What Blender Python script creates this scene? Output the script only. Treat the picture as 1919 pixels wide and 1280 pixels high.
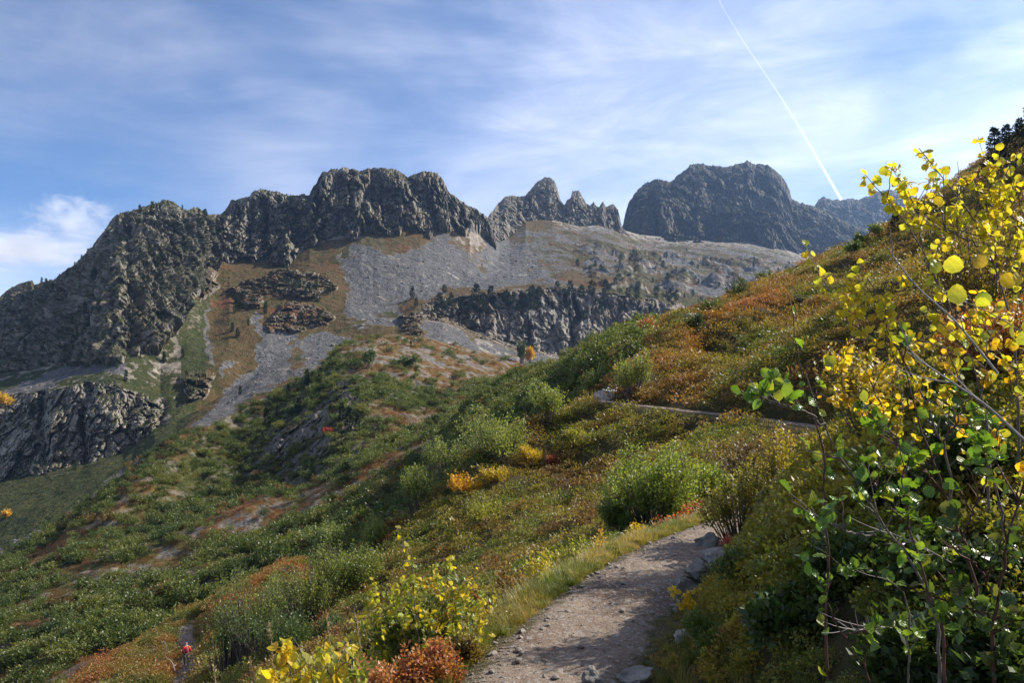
import bpy, math, random
import numpy as np
from mathutils import Vector, Matrix, Euler

for _o in list(bpy.data.objects):
    bpy.data.objects.remove(_o)
S = bpy.context.scene
COL = S.collection
RNG = np.random.default_rng(7)
random.seed(7)

# ------------------------------------------------------------------ camera, sky, sun, exposure
FPX = 1493.0                         # focal length in photograph pixels (1919 wide)
CAMZ = 1.7
PITCH = math.atan(60.0 / FPX)
cam = bpy.data.cameras.new('camera')
cam.lens = 28.0; cam.sensor_width = 36.0; cam.sensor_fit = 'HORIZONTAL'
cam.clip_start = 0.05; cam.clip_end = 120000.0
camo = bpy.data.objects.new('camera', cam); COL.objects.link(camo)
camo.location = (0, 0, CAMZ)
camo.rotation_euler = (math.pi / 2 + PITCH, 0, 0)
S.camera = camo

SUN_AZ = math.radians(72.0)          # clockwise from the view direction (+Y) towards +X
SUN_EL = math.radians(38.0)
SUN = Vector((math.sin(SUN_AZ) * math.cos(SUN_EL), math.cos(SUN_AZ) * math.cos(SUN_EL), math.sin(SUN_EL)))

W = bpy.data.worlds.new('World'); S.world = W
W.use_nodes = True
VEIL_OFF = 3.0
def build_world():
    nt = W.node_tree; nt.nodes.clear(); N = nt.nodes.new; L = nt.links.new
    out = N('ShaderNodeOutputWorld'); bg = N('ShaderNodeBackground')
    sky = N('ShaderNodeTexSky'); sky.sky_type = 'NISHITA'; sky.sun_disc = False
    sky.sun_elevation = SUN_EL; sky.sun_rotation = SUN_AZ
    sky.altitude = 3600; sky.air_density = 1.0; sky.dust_density = 0.4; sky.ozone_density = 3.5
    tc = N('ShaderNodeTexCoord')
    # thin cirrus: stretched noise over the whole dome, two wind directions and a broad veil
    def layer(rot, scl, det, dist, lo, hi, rough=0.6, off=0.0):
        mp = N('ShaderNodeMapping'); mp.inputs['Rotation'].default_value = rot
        mp.inputs['Scale'].default_value = scl; mp.inputs['Location'].default_value = (off, off * .6, off * .3)
        L(tc.outputs['Generated'], mp.inputs[0])
        nz = N('ShaderNodeTexNoise'); nz.inputs['Scale'].default_value = 1.0
        nz.inputs['Detail'].default_value = det; nz.inputs['Roughness'].default_value = rough
        nz.inputs['Distortion'].default_value = dist
        L(mp.outputs[0], nz.inputs['Vector'])
        mr = N('ShaderNodeMapRange'); mr.interpolation_type = 'SMOOTHSTEP'
        mr.inputs[1].default_value = lo; mr.inputs[2].default_value = hi
        L(nz.outputs[0], mr.inputs[0])
        return mr.outputs[0]
    a = layer((.25, -.35, .4), (2.6, 2.6, 11.0), 10, 0.9, 0.30, 0.78, .62)
    b = layer((-.2, .45, -.5), (3.8, 3.8, 14.0), 10, 1.6, 0.36, 0.80, .64, 4.0)
    c = layer((0, 0, 0), (1.5, 1.5, 2.8), 4, 0.5, 0.34, 0.64, .55, VEIL_OFF)
    st = N('ShaderNodeMath'); st.operation = 'MULTIPLY_ADD'; L(b, st.inputs[0]); st.inputs[1].default_value = 0.6; L(a, st.inputs[2])
    sb = N('ShaderNodeMath'); sb.operation = 'MULTIPLY_ADD'; L(st.outputs[0], sb.inputs[0]); sb.inputs[1].default_value = 0.27; sb.inputs[2].default_value = 0.27
    cb = N('ShaderNodeMath'); cb.operation = 'MULTIPLY_ADD'; L(c, cb.inputs[0]); cb.inputs[1].default_value = 0.75; cb.inputs[2].default_value = 0.35
    fac = N('ShaderNodeMath'); fac.operation = 'MULTIPLY'; fac.use_clamp = True; L(sb.outputs[0], fac.inputs[0]); L(cb.outputs[0], fac.inputs[1])
    # the veil is lit by the sky round it: whiter and a little brighter than the blue behind
    hs = N('ShaderNodeHueSaturation'); hs.inputs['Saturation'].default_value = 1.28; hs.inputs['Value'].default_value = .92; L(sky.outputs[0], hs.inputs['Color'])
    bw = N('ShaderNodeRGBToBW'); L(sky.outputs[0], bw.inputs[0])
    wh = N('ShaderNodeMath'); wh.operation = 'MULTIPLY_ADD'; L(bw.outputs[0], wh.inputs[0]); wh.inputs[1].default_value = 1.1
    # ice crystals scatter forwards: the veil brightens towards the sun
    dp = N('ShaderNodeVectorMath'); dp.operation = 'DOT_PRODUCT'; L(tc.outputs['Generated'], dp.inputs[0]); dp.inputs[1].default_value = SUN
    fw = N('ShaderNodeMapRange'); L(dp.outputs['Value'], fw.inputs[0]); fw.interpolation_type = 'SMOOTHSTEP'
    for i_, v_ in enumerate((-.1, .95, 3.2, 8.4)): fw.inputs[i_ + 1].default_value = v_
    L(fw.outputs[0], wh.inputs[2])
    wc = N('ShaderNodeMix'); wc.data_type = 'RGBA'; wc.inputs[0].default_value = 1.0
    tint = N('ShaderNodeCombineColor')
    for i, k in enumerate((0.93, 0.95, 1.10)):
        q = N('ShaderNodeMath'); q.operation = 'MULTIPLY'; q.inputs[1].default_value = k
        L(wh.outputs[0], q.inputs[0]); L(q.outputs[0], tint.inputs[i])
    mixn = N('ShaderNodeMix'); mixn.data_type = 'RGBA'
    L(fac.outputs[0], mixn.inputs[0]); L(hs.outputs[0], mixn.inputs[6]); L(tint.outputs[0], mixn.inputs[7])
    L(mixn.outputs[2], bg.inputs['Color'])
    bg.inputs['Strength'].default_value = 0.095
    L(bg.outputs[0], out.inputs[0])
build_world()

sl = bpy.data.lights.new('sun', 'SUN'); sl.energy = 5.0; sl.angle = math.radians(0.53); sl.color = (1.0, 0.93, 0.82)
so = bpy.data.objects.new('sun', sl); COL.objects.link(so)
so.rotation_euler = (-SUN).to_track_quat('-Z', 'Y').to_euler()

S.render.engine = 'CYCLES'
S.view_settings.view_transform = 'Standard'; S.view_settings.look = 'None'
S.view_settings.gamma = 1.0; S.view_settings.exposure = 0.85; S.view_settings.use_curve_mapping = False
cy = S.cycles
cy.max_bounces = 8; cy.diffuse_bounces = 3; cy.glossy_bounces = 2; cy.transmission_bounces = 4
cy.transparent_max_bounces = 6; cy.volume_bounces = 5; cy.volume_max_steps = 256
cy.use_adaptive_sampling = True; cy.adaptive_threshold = 0.015
cy.sample_clamp_indirect = 4.0; cy.caustics_reflective = False; cy.caustics_refractive = False
cy.use_denoising = True

# ------------------------------------------------------------------ helpers
_perm = RNG.permutation(256); _perm = np.concatenate([_perm, _perm, _perm])
_g3 = RNG.normal(size=(256, 3)).astype(np.float32); _g3 /= np.linalg.norm(_g3, axis=1, keepdims=True)
def perlin(x, y, z):
    x = np.asarray(x, np.float32); y = np.asarray(y, np.float32) + 0 * x; z = np.asarray(z, np.float32) + 0 * x
    xi = np.floor(x).astype(np.int32); yi = np.floor(y).astype(np.int32); zi = np.floor(z).astype(np.int32)
    xf = x - xi; yf = y - yi; zf = z - zi
    xi &= 255; yi &= 255; zi &= 255
    f = lambda t: t * t * t * (t * (t * 6 - 15) + 10)
    u, v, w = f(xf), f(yf), f(zf)
    def g(a, b, c):
        h = _g3[_perm[_perm[_perm[xi + a] + yi + b] + zi + c]]
        return h[..., 0] * (xf - a) + h[..., 1] * (yf - b) + h[..., 2] * (zf - c)
    x00 = g(0, 0, 0) * (1 - u) + g(1, 0, 0) * u; x10 = g(0, 1, 0) * (1 - u) + g(1, 1, 0) * u
    x01 = g(0, 0, 1) * (1 - u) + g(1, 0, 1) * u; x11 = g(0, 1, 1) * (1 - u) + g(1, 1, 1) * u
    return ((x00 * (1 - v) + x10 * v) * (1 - w) + (x01 * (1 - v) + x11 * v) * w) * 1.5
def fbm(x, y, z=0.0, octv=4, gain=0.5):
    s = 0; a = 1.0; f = 1.0
    for i in range(octv):
        s = s + a * perlin(x * f + 17.3 * i, y * f + 5.1 * i, z * f + 9.7 * i); a *= gain; f *= 2.03
    return s
def ridged(x, y, z=0.0, octv=4, gain=0.5):
    s = 0; a = 1.0; f = 1.0
    for i in range(octv):
        s = s + a * (1 - 2 * np.abs(perlin(x * f + 31.7 * i, y * f + 3.3 * i, z * f + 7.9 * i))); a *= gain; f *= 2.07
    return s
def worley(x, y, z, jit=.9):
    """random value of the nearest cell and the distance gap to the next one: angular blocks and joints"""
    x = np.asarray(x, np.float32); y = np.asarray(y, np.float32); z = np.asarray(z, np.float32)
    xi = np.floor(x).astype(np.int32); yi = np.floor(y).astype(np.int32); zi = np.floor(z).astype(np.int32)
    b1 = np.full(x.shape, 9., np.float32); b2 = b1.copy(); idv = np.zeros(x.shape, np.int32)
    for a in (-1, 0, 1):
        for b in (-1, 0, 1):
            for c in (-1, 0, 1):
                h = _perm[_perm[_perm[(xi + a) & 255] + ((yi + b) & 255)] + ((zi + c) & 255)]
                g = _g3[h]
                d = (xi + a + .5 + jit * .5 * g[..., 0] - x) ** 2 + (yi + b + .5 + jit * .5 * g[..., 1] - y) ** 2 + (zi + c + .5 + jit * .5 * g[..., 2] - z) ** 2
                m = d < b1; b2 = np.where(m, b1, np.minimum(b2, d)); idv = np.where(m, h, idv); b1 = np.where(m, d, b1)
    return (_perm[idv] / 255. - .5).astype(np.float32), np.sqrt(b2) - np.sqrt(b1)
def sstep(a, b, x):
    t = np.clip((x - a) / (b - a), 0, 1); return t * t * (3 - 2 * t)

CP, SP = math.cos(PITCH), math.sin(PITCH)
def at(px, py, D):
    """world point seen at photograph pixel (px, py) and D metres ahead along +Y"""
    cx = (np.asarray(px, float) - 959.5) / FPX; cyy = (640.0 - np.asarray(py, float)) / FPX
    ry = CP - cyy * SP; rz = SP + cyy * CP
    k = np.asarray(D, float) / ry
    return np.stack([cx * k, ry * k, CAMZ + rz * k], -1)
def project(P):
    x = P[..., 0]; y = P[..., 1]; z = P[..., 2] - CAMZ
    d = np.maximum(y * CP + z * SP, 1e-3); c = -y * SP + z * CP
    return 959.5 + FPX * x / d, 640.0 - FPX * c / d
def tag(o, label=None, cat=None, group=None, kind=None):
    if label: o['label'] = label
    if cat: o['category'] = cat
    if group: o['group'] = group
    if kind: o['kind'] = kind
    return o
def mesh_np(name, V, F, mats=(), smooth=False, mi=None):
    """mesh from an (n,3) vertex array and an (m,k) face array"""
    V = np.asarray(V, np.float32).reshape(-1, 3); F = np.asarray(F, np.int32); k = F.shape[1]; n = len(F)
    me = bpy.data.meshes.new(name)
    me.vertices.add(len(V)); me.vertices.foreach_set('co', V.ravel())
    me.loops.add(n * k); me.loops.foreach_set('vertex_index', F.ravel())
    me.polygons.add(n); me.polygons.foreach_set('loop_start', np.arange(0, n * k, k, dtype=np.int32))
    for m in mats: me.materials.append(m)
    if mi is not None: me.polygons.foreach_set('material_index', np.asarray(mi, np.int32))
    me.polygons.foreach_set('use_smooth', np.full(n, smooth))
    me.update(calc_edges=True); me.validate()
    return me
def link(name, me, parent=None, loc=None):
    o = bpy.data.objects.new(name, me); COL.objects.link(o)
    if parent is not None: o.parent = parent
    if loc is not None: o.location = loc
    return o
def empty(name, loc, rz=0.0):
    o = bpy.data.objects.new(name, None); COL.objects.link(o); o.location = loc; o.rotation_euler = (0, 0, rz); o.empty_display_size = .1
    return o
def grid_faces(nr, nc):
    a = np.arange(nr * nc, dtype=np.int32).reshape(nr, nc)
    return np.stack([a[:-1, :-1], a[:-1, 1:], a[1:, 1:], a[1:, :-1]], -1).reshape(-1, 4)
def attr(me, name, arr):
    arr = np.asarray(arr, np.float32)
    if arr.ndim == 1:
        a = me.attributes.new(name, 'FLOAT', 'POINT'); a.data.foreach_set('value', arr)
    else:
        a = me.attributes.new(name, 'FLOAT_VECTOR', 'POINT'); a.data.foreach_set('vector', arr.ravel())

class NG:
    """tiny node-graph helper"""
    def __init__(s, name):
        s.m = bpy.data.materials.new(name); s.m.use_nodes = True; s.nt = s.m.node_tree; s.nt.nodes.clear()
        s.out = s.nt.nodes.new('ShaderNodeOutputMaterial')
    def n(s, t, **kw):
        q = s.nt.nodes.new(t)
        for k, v in kw.items(): setattr(q, k, v)
        return q
    def l(s, a, b): s.nt.links.new(a, b)
    def val(s, sock, v):
        if hasattr(v, 'is_linked'): s.l(v, sock)
        else: sock.default_value = v
    def math(s, op, a, b=0.0, c=0.0, clamp=False):
        q = s.n('ShaderNodeMath', operation=op, use_clamp=clamp)
        for i, v in enumerate((a, b, c)): s.val(q.inputs[i], v)
        return q.outputs[0]
    def mix(s, f, a, b, mode='MIX'):
        q = s.n('ShaderNodeMix', data_type='RGBA', blend_type=mode)
        s.val(q.inputs[0], f)
        for i, v in ((6, a), (7, b)): s.val(q.inputs[i], v if hasattr(v, 'is_linked') else (*v, 1) if len(v) == 3 else v)
        return q.outputs[2]
    def noise(s, vec, scale, detail=4, rough=.55, dist=0):
        q = s.n('ShaderNodeTexNoise'); s.l(vec, q.inputs['Vector']); q.inputs['Scale'].default_value = scale
        q.inputs['Detail'].default_value = detail; q.inputs['Roughness'].default_value = rough; q.inputs['Distortion'].default_value = dist
        return q.outputs[0]
    def vor(s, vec, scale, feat='F1', out='Color'):
        q = s.n('ShaderNodeTexVoronoi', feature=feat); s.l(vec, q.inputs['Vector']); q.inputs['Scale'].default_value = scale
        return q.outputs[out]
    def rng(s, v, lo, hi, a=0.0, b=1.0):
        q = s.n('ShaderNodeMapRange'); s.l(v, q.inputs[0])
        for i, t in enumerate((lo, hi, a, b)): q.inputs[i + 1].default_value = t
        return q.outputs[0]
    def pos(s): return s.n('ShaderNodeNewGeometry').outputs['Position']
    def obj(s): return s.n('ShaderNodeTexCoord').outputs['Object']
    def att(s, name, typ='GEOMETRY', out='Fac'):
        q = s.n('ShaderNodeAttribute', attribute_name=name, attribute_type=typ); return q.outputs[out]
    def bump(s, h, strength=.5, dist=.1):
        q = s.n('ShaderNodeBump'); s.l(h, q.inputs['Height']); q.inputs['Strength'].default_value = strength; q.inputs['Distance'].default_value = dist
        return q.outputs[0]
    def principled(s, col, rough=.8, normal=None, spec=.3):
        q = s.n('ShaderNodeBsdfPrincipled'); s.val(q.inputs['Base Color'], col if hasattr(col, 'is_linked') else (*col, 1))
        s.val(q.inputs['Roughness'], rough); q.inputs['Specular IOR Level'].default_value = spec
        if normal is not None: s.l(normal, q.inputs['Normal'])
        return q.outputs[0]
    def fin(s, sh): s.l(sh, s.out.inputs[0]); return s.m
# ------------------------------------------------------------------ materials of the terrain
def mat_mountain(name, S0, dark=1.0):
    """rock / scree / autumn grass / green by weights on the mesh; S0 = size of the finest grain in metres"""
    g = NG(name); p = g.pos()
    scree, rust, green = g.att('scree'), g.att('rust'), g.att('green')
    n1 = g.noise(p, .02, 6, .6); n2 = g.noise(p, .13, 6, .65); n3 = g.noise(p, 1.0 / S0, 4, .7)
    rock = g.mix(g.rng(n2, .3, .7), (.155, .138, .116), (.40, .355, .295))
    rock = g.mix(g.rng(n1, .5, .75), rock, (.23, .175, .13))
    mp = g.n('ShaderNodeMapping'); g.l(p, mp.inputs[0]); mp.inputs['Scale'].default_value = (1, 1, .22)
    cr = g.noise(mp.outputs[0], .22, 8, .7)
    rock = g.mix(g.rng(cr, .28, .44, .7, 0.0), rock, (.075, .07, .066))
    v = g.vor(p, 1.0 / (S0 * 1.6)); bw = g.n('ShaderNodeRGBToBW'); g.l(v, bw.inputs[0])
    sc = g.mix(bw.outputs[0], (.062, .061, .062), (.165, .160, .155))
    sc = g.mix(g.rng(n1, .4, .65, 0, .45), sc, (.115, .105, .096))
    ru = g.mix(g.rng(n2, .35, .65), (.088, .062, .026), (.112, .058, .025))
    ru = g.mix(g.rng(n3, .4, .7), ru, (.085, .072, .028))
    ru = g.mix(g.rng(n1, .55, .72), ru, (.15, .056, .026))
    gr = g.mix(g.rng(n2, .35, .65), (.040, .052, .016), (.085, .080, .028))
    gr = g.mix(g.rng(n3, .35, .6), (.022, .030, .010), gr)
    rock = g.mix(1.0, rock, (dark, dark, dark), 'MULTIPLY'); col = g.mix(scree, rock, sc); col = g.mix(rust, col, ru); col = g.mix(green, col, gr)
    h = g.math('ADD', g.math('MULTIPLY', n2, 3.0), n3)
    return g.fin(g.principled(col, .95, g.bump(h, .9, S0 * 1.2), .1))
def mat_slope(name):
    g = NG(name); p = g.pos()
    n1 = g.noise(p, .06, 5, .6); n2 = g.noise(p, .5, 6, .65); n3 = g.noise(p, 5, 5, .7)
    rock, rust = g.att('scree'), g.att('rust')
    gr = g.mix(g.rng(n2, .35, .65), (.030, .042, .013), (.080, .078, .028))
    ru = g.mix(g.rng(n2, .35, .65), (.16, .075, .028), (.11, .085, .03))
    ru = g.mix(g.rng(n3, .45, .65), ru, (.07, .055, .02))
    rk = g.mix(g.rng(n2, .35, .65), (.10, .09, .08), (.215, .19, .165))
    rk = g.mix(g.rng(n3, .35, .45, .8, 0), rk, (.06, .055, .05))
    col = g.mix(rust, gr, ru); col = g.mix(rock, col, rk)
    h = g.math('ADD', g.math('MULTIPLY', n2, 2.0), g.math('MULTIPLY', n3, .4))
    return g.fin(g.principled(col, .95, g.bump(h, .8, .4), .1))
def mat_soil():
    g = NG('heath_soil'); p = g.pos()
    n2 = g.noise(p, 1.3, 6, .65); n3 = g.noise(p, 14, 5, .7); n4 = g.noise(p, 60, 3, .7)
    c = g.mix(g.rng(n2, .35, .65), (.035, .032, .014), (.085, .060, .026))
    c = g.mix(g.rng(n3, .4, .65), c, (.03, .038, .012)); c = g.mix(g.rng(n4, .45, .7, 0, .6), c, (.10, .075, .04))
    return g.fin(g.principled(c, .95, g.bump(g.math('ADD', n3, n4), .8, .03), .1))
M_MTN = mat_mountain('mountain_ground', 1.7)
M_FAR = mat_mountain('far_mountain_ground', 3.5, .60)
M_SLOPE = mat_slope('alpine_slope_ground')
M_SOIL = mat_soil()

# ------------------------------------------------------------------ terrain: lofted surfaces
SURF = []        # every terrain sheet as a vertex grid whose columns keep one bearing: used to find where things stand
def curve(pts, x, k):
    a = np.array(pts, float); return np.interp(x, a[:, 0], a[:, k])
def loft(lines, x0, x1, step, rows, smooth=6):
    """sheet through the given ridge, foot and break lines; each line a list of (px, py, distance)"""
    px = np.arange(x0, x1 + step, step)
    kk = np.hanning(2 * smooth + 3)[1:-1]; kk /= kk.sum()
    sm = lambda a: np.convolve(np.pad(a, smooth, mode='edge'), kk, 'valid')
    K = np.stack([at(px, curve(l, px, 1), sm(curve(l, px, 2))) for l in lines])      # (nl, nc, 3)
    parts = []; vv = []
    for i, r in enumerate(rows):
        t = np.linspace(0, 1, r, endpoint=False)[:, None, None]
        parts.append(K[i] * (1 - t) + K[i + 1] * t); vv.append(i + t[:, 0, 0])
    parts.append(K[-1:]); vv.append(np.array([len(rows)]))
    return px, np.concatenate(vv), np.concatenate(parts)
def saw(px, edges, back):
    """distance change that makes buttresses: nearer towards each edge, then a step back just after it"""
    out = np.zeros_like(px); e = [px.min() - 80] + list(edges) + [px.max() + 80]
    for a, b in zip(e[:-1], e[1:]):
        m = (px >= a) & (px < b); t = (px[m] - a) / max(b - a, 1)
        out[m] = back * (np.where(t < .22, 1 - t / .22, 0) + .25 * t) * min(1, (b - a) / 40)
    k = np.ones(5) / 5
    return np.convolve(np.pad(out, 2, mode='edge'), k, 'valid')
def add_radial(P, d, up=0.0):
    """move vertices towards the eye's column by d metres (level), and up"""
    h = np.maximum(np.hypot(P[..., 0], P[..., 1]), 1)
    P[..., 0] -= P[..., 0] / h * d; P[..., 1] -= P[..., 1] / h * d; P[..., 2] += up
def crag(P, a1, a2, a3, s1=55., s2=17., s3=5.):
    """relief of broken rock: big ribs and gullies, angular columns and blocks, open joints, rubble"""
    x, y, z = P[..., 0], P[..., 1], P[..., 2]
    w = .16 * s1 * fbm(x / s1, y / s1, z / s1, 3, .6)
    u, v, t = x + w, y + .7 * w, z + .5 * w
    d = a1 * ridged(u / s1, v / s1, t / (s1 * 2.4) + 4, 2, .45)
    w2 = .35 * s2 * fbm(x / s2, y / s2, z / s2, 2)
    c1, e1 = worley((u + w2 + .12 * z) / (s2 * 1.15), (v + w2) / (s2 * 1.15), (z - .3 * x) / (s2 * 4.4))
    c2, e2 = worley((x - .10 * z + .4 * w2) / (s2 * .46), (y + .4 * w2) / (s2 * .46), (z - .25 * x) / (s2 * 1.5))
    c3, e3 = worley(x / (s3 * 1.0) + .3 * w2 / s3, y / (s3 * 1.0), (z - .3 * x) / (s3 * 2.4))
    d = d + a2 * 2.1 * c1 - a2 * .9 * np.exp(-(e1 / .08) ** 2) + a2 * 1.15 * c2 - a2 * .5 * np.exp(-(e2 / .10) ** 2) + a3 * 1.5 * c3 - a3 * .5 * np.exp(-(e3 / .14) ** 2)
    d = d + a2 * .5 * ridged(u / s2, v / s2, t / (s2 * 2.6), 4, .6)
    return d + a3 * 1.1 * fbm(u / s3, v / s3, z / (s3 * 1.3), 3, .68)
def saw_at(px, P, edges, back, s=30.):
    """the same steps, but the gullies between buttresses wander, fade and branch with height"""
    n = fbm(P[..., 0] / s, P[..., 1] / s, P[..., 2] / s, 4, .6)
    q = px[None] + 13 * n + .10 * (P[..., 2] - 100) * np.sin(px[None] / 37.)
    g = np.linspace(px.min(), px.max(), 2400); c = np.convolve(np.pad(saw(g, edges, back), 6, mode='edge'), np.ones(13) / 13, 'valid')
    return np.interp(q, g, c) * np.clip(.75 + .7 * fbm(P[..., 0] / 50 + 8, P[..., 1] / 50, P[..., 2] / 35, 2), .2, 1.3)
def slope_of(P):
    du = np.gradient(P, axis=1); dv = np.gradient(P, axis=0)
    n = np.cross(du, dv); n /= np.maximum(np.linalg.norm(n, axis=-1, keepdims=True), 1e-9)
    return np.abs(n[..., 2])
def inside(px, py, poly):
    poly = np.array(poly, float); r = np.zeros(px.shape, bool); j = len(poly) - 1
    for i in range(len(poly)):
        xi, yi = poly[i]; xj, yj = poly[j]
        if yi != yj:
            r ^= ((yi > py) != (yj > py)) & (px < (xj - xi) * (py - yi) / (yj - yi) + xi)
        j = i
    return r
def finish(name, px, P, mat, label, w, smooth=False, cat='terrain'):
    nr, nc = P.shape[:2]
    me = mesh_np(name, P, grid_faces(nr, nc), [mat], smooth)
    for k, a in w.items(): attr(me, k, a.ravel())
    o = link(name, me); tag(o, label, cat, None, 'structure')
    SURF.append((px, P))
    return o
def hit(px, py):
    """nearest terrain point seen at a photograph pixel (first crossing along the bearing)"""
    best = None
    for cpx, P in SURF:
        if px < cpx[0] or px > cpx[-1]: continue
        j = int(np.clip(np.searchsorted(cpx, px), 1, len(cpx) - 1)); t = (px - cpx[j - 1]) / (cpx[j] - cpx[j - 1])
        c = P[:, j - 1] * (1 - t) + P[:, j] * t
        _, q = project(c); s = q - py
        k = np.nonzero((s[:-1] * s[1:] <= 0) & (c[:-1, 1] > .4))[0]
        for i in k:
            u = s[i] / (s[i] - s[i + 1]) if s[i] != s[i + 1] else 0
            v = c[i] * (1 - u) + c[i + 1] * u
            if best is None or v[1] < best[1]: best = v
    return best

# ---- ridge walls
def wall(name, crest, foot, x0, x1, step, rows, edges, back, mids, amp, label, mat, tuck=25, far=160, jag=1.0, floor_green=.5):
    px = np.arange(x0, x1 + step, step)
    cy_ = curve(crest, px, 1); cd = curve(crest, px, 2); fy = curve(foot, px, 1); fd = curve(foot, px, 2)
    cyj = cy_ + jag * (2.6 * fbm(px / 9., 3.3, 0, 3, .6) + 3.2 * np.abs(perlin(px / 5.5, 2.2, 0)) + 1.6 * perlin(px / 2.2, 8.1, 0) - 1.0)
    fyj = fy + 5 * fbm(px / 14., 7.7, 0, 3, .6)
    s = 0 * px
    C = at(px, cyj, cd); F = at(px, fyj, fd)
    B = C.copy(); add_radial(B, -far * np.ones(len(px))); B[:, 2] -= far * .9
    T = F.copy(); add_radial(T, -12 * np.ones(len(px))); T[:, 2] -= tuck
    K = [B, C]
    vv = [0, 1]
    for f, dd in mids:                         # lines between crest and foot: fraction of height, extra distance
        Mx = C * (1 - f) + F * f
        add_radial(Mx, -(curve(dd, px, 1) + s * .8)); K.append(Mx)
    K += [F, T]
    K = np.stack(K)
    rr = [6] + [max(3, int(rows / (len(mids) + 1)))] * (len(mids) + 1) + [5]
    parts = []; wt = []
    for i, r in enumerate(rr):
        t = np.linspace(0, 1, r, endpoint=False)
        parts.append(K[i] * (1 - t[:, None, None]) + K[i + 1] * t[:, None, None])
        n = len(rr)
        wt.append(np.full(r, .15) if i == 0 else (np.clip(.15 + 2.5 * t, 0, 1) if i == 1 else np.full(r, 1.0)) if i < n - 1 else 1 - t)
    parts.append(K[-1:]); wt.append(np.array([0.]))
    P = np.concatenate(parts); wt = np.concatenate(wt)[:, None]
    d = crag(P, *amp) - saw_at(px, P, edges, back, amp[4] if len(amp) > 4 else 30.)
    N = np.cross(np.gradient(P, axis=0), np.gradient(P, axis=1)); N /= np.maximum(np.linalg.norm(N, axis=-1, keepdims=True), 1e-9)
    N *= np.where((N * P).sum(-1, keepdims=True) > 0, -1, 1); N[..., 2] *= .45
    kk = np.ones(25) / 25
    for ax in (0, 1):
        for c in range(3): N[..., c] = np.apply_along_axis(lambda m: np.convolve(np.pad(m, 12, mode='edge'), kk, 'valid'), ax, N[..., c])
    N /= np.maximum(np.linalg.norm(N, axis=-1, keepdims=True), 1e-9)
    rad = P[..., :2] / np.maximum(np.linalg.norm(P[..., :2], axis=-1, keepdims=True), 1)
    k = (sstep(430, 370, px) * .62)[None, :, None] if x0 < 0 else 0.0          # the side faces of the left peak stand across the view
    N[..., 2] *= k[..., 0] if x0 < 0 else 0.0
    N[..., :2] = N[..., :2] * k - rad * (1 - k)
    N *= (1 - .35 * sstep(430, 370, px))[None, :, None] if x0 < 0 else 1.0
    P += N * (d * wt)[..., None]
    add_radial(P, 0, .25 * amp[2] * fbm(P[..., 0] / 4, P[..., 1] / 4, P[..., 2] / 4, 2) * wt)
    sl = slope_of(P)
    nz = fbm(P[..., 0] / 14, P[..., 1] / 14, P[..., 2] / 14, 4, .6)
    nl = fbm(P[..., 0] / 70, P[..., 1] / 70, P[..., 2] / 70, 2); lush = .16 * sstep(430, 380, px)[None] if x0 < 0 else 0
    green = sstep(.40, .60, sl + .30 * nz + .16 * nl + lush) * floor_green
    rust = sstep(.0, .5, nl + nz * .4) * green * .55
    return finish(name, px, P, mat, label, dict(scree=np.zeros_like(sl), rust=rust, green=np.clip(green - rust * .4, 0, 1)), cat='mountain')

CREST_L = [(-260,690,1000),(-100,605,960),(0,558,930),(33,533,915),(60,526,905),(66,534,905),(107,523,890),(117,512,885),(143,493,880),(167,470,875),(187,443,870),(207,417,868),(217,403,866),(240,397,868),(267,388,872),(293,380,880),(308,373,886),(320,375,890),(337,387,905),(353,393,920),(370,388,940),(383,398,965),(390,402,985),(417,400,1040),(427,387,1050),(433,375,1052),(450,373,1050),(467,370,1050),(477,357,1048),(493,355,1048),(517,360,1050),(547,367,1060),(580,365,1070),(587,350,1072),(593,345,1073),(597,330,1075),(603,323,1077),(625,318,1080),(650,315,1085),(677,320,1090),(700,313,1095),(737,318,1105),(747,320,1110),(763,333,1116),(787,323,1125),(820,323,1140),(830,337,1146),(843,363,1155),(860,373,1170),(880,387,1190),(897,395,1210),(912,408,1240),(921,428,1250),(930,458,1260)]
FOOT_L = [(-260,720,820),(0,702,760),(60,692,715),(150,682,670),(230,668,640),(280,650,668),(310,620,700),(350,565,770),(395,515,900),(415,488,985),(480,492,1000),(540,497,985),(548,492,1000),(578,456,1020),(620,449,1030),(668,448,1035),(677,423,1050),(703,427,1052),(720,447,1050),(747,453,1048),(757,420,1075),(773,453,1062),(807,448,1075),(817,417,1095),(847,427,1110),(873,437,1130),(883,420,1150),(905,430,1210),(918,440,1225),(930,462,1240)]
wall('mountain', CREST_L, FOOT_L, -260, 930, 1.25, 250, [235, 335, 385, 470, 500, 553, 590, 640, 676, 700, 722, 752, 776, 812, 850, 880], 34,
     [(.5, [(-260,-20),(0,-10),(150,-20),(235,-45),(300,-5),(380,10),(420,8),(930,0)])], (21, 5.6, 3.0, 46., 18., 5.),
     'long craggy grey ridge with a rounded peak at its left end', M_MTN, floor_green=.9)
CREST_S = [(895,432,1420),(912,410,1480),(925,392,1560),(935,380,1640),(945,370,1640),(960,366,1640),(975,368,1645),(985,367,1650),(990,360,1652),(1000,348,1655),(1010,338,1658),(1020,333,1660),(1030,332,1660),(1040,341,1660),(1047,360,1660),(1052,379,1660),(1058,384,1660),(1062,376,1660),(1069,372,1660),(1073,357,1660),(1085,358,1660),(1090,366,1662),(1098,380,1665),(1105,385,1668),(1112,378,1670),(1117,384,1672),(1123,389,1674),(1130,376,1675),(1135,387,1676),(1142,384,1678),(1150,383,1680),(1158,392,1685),(1162,410,1690),(1166,428,1700),(1180,440,1710)]
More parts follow.
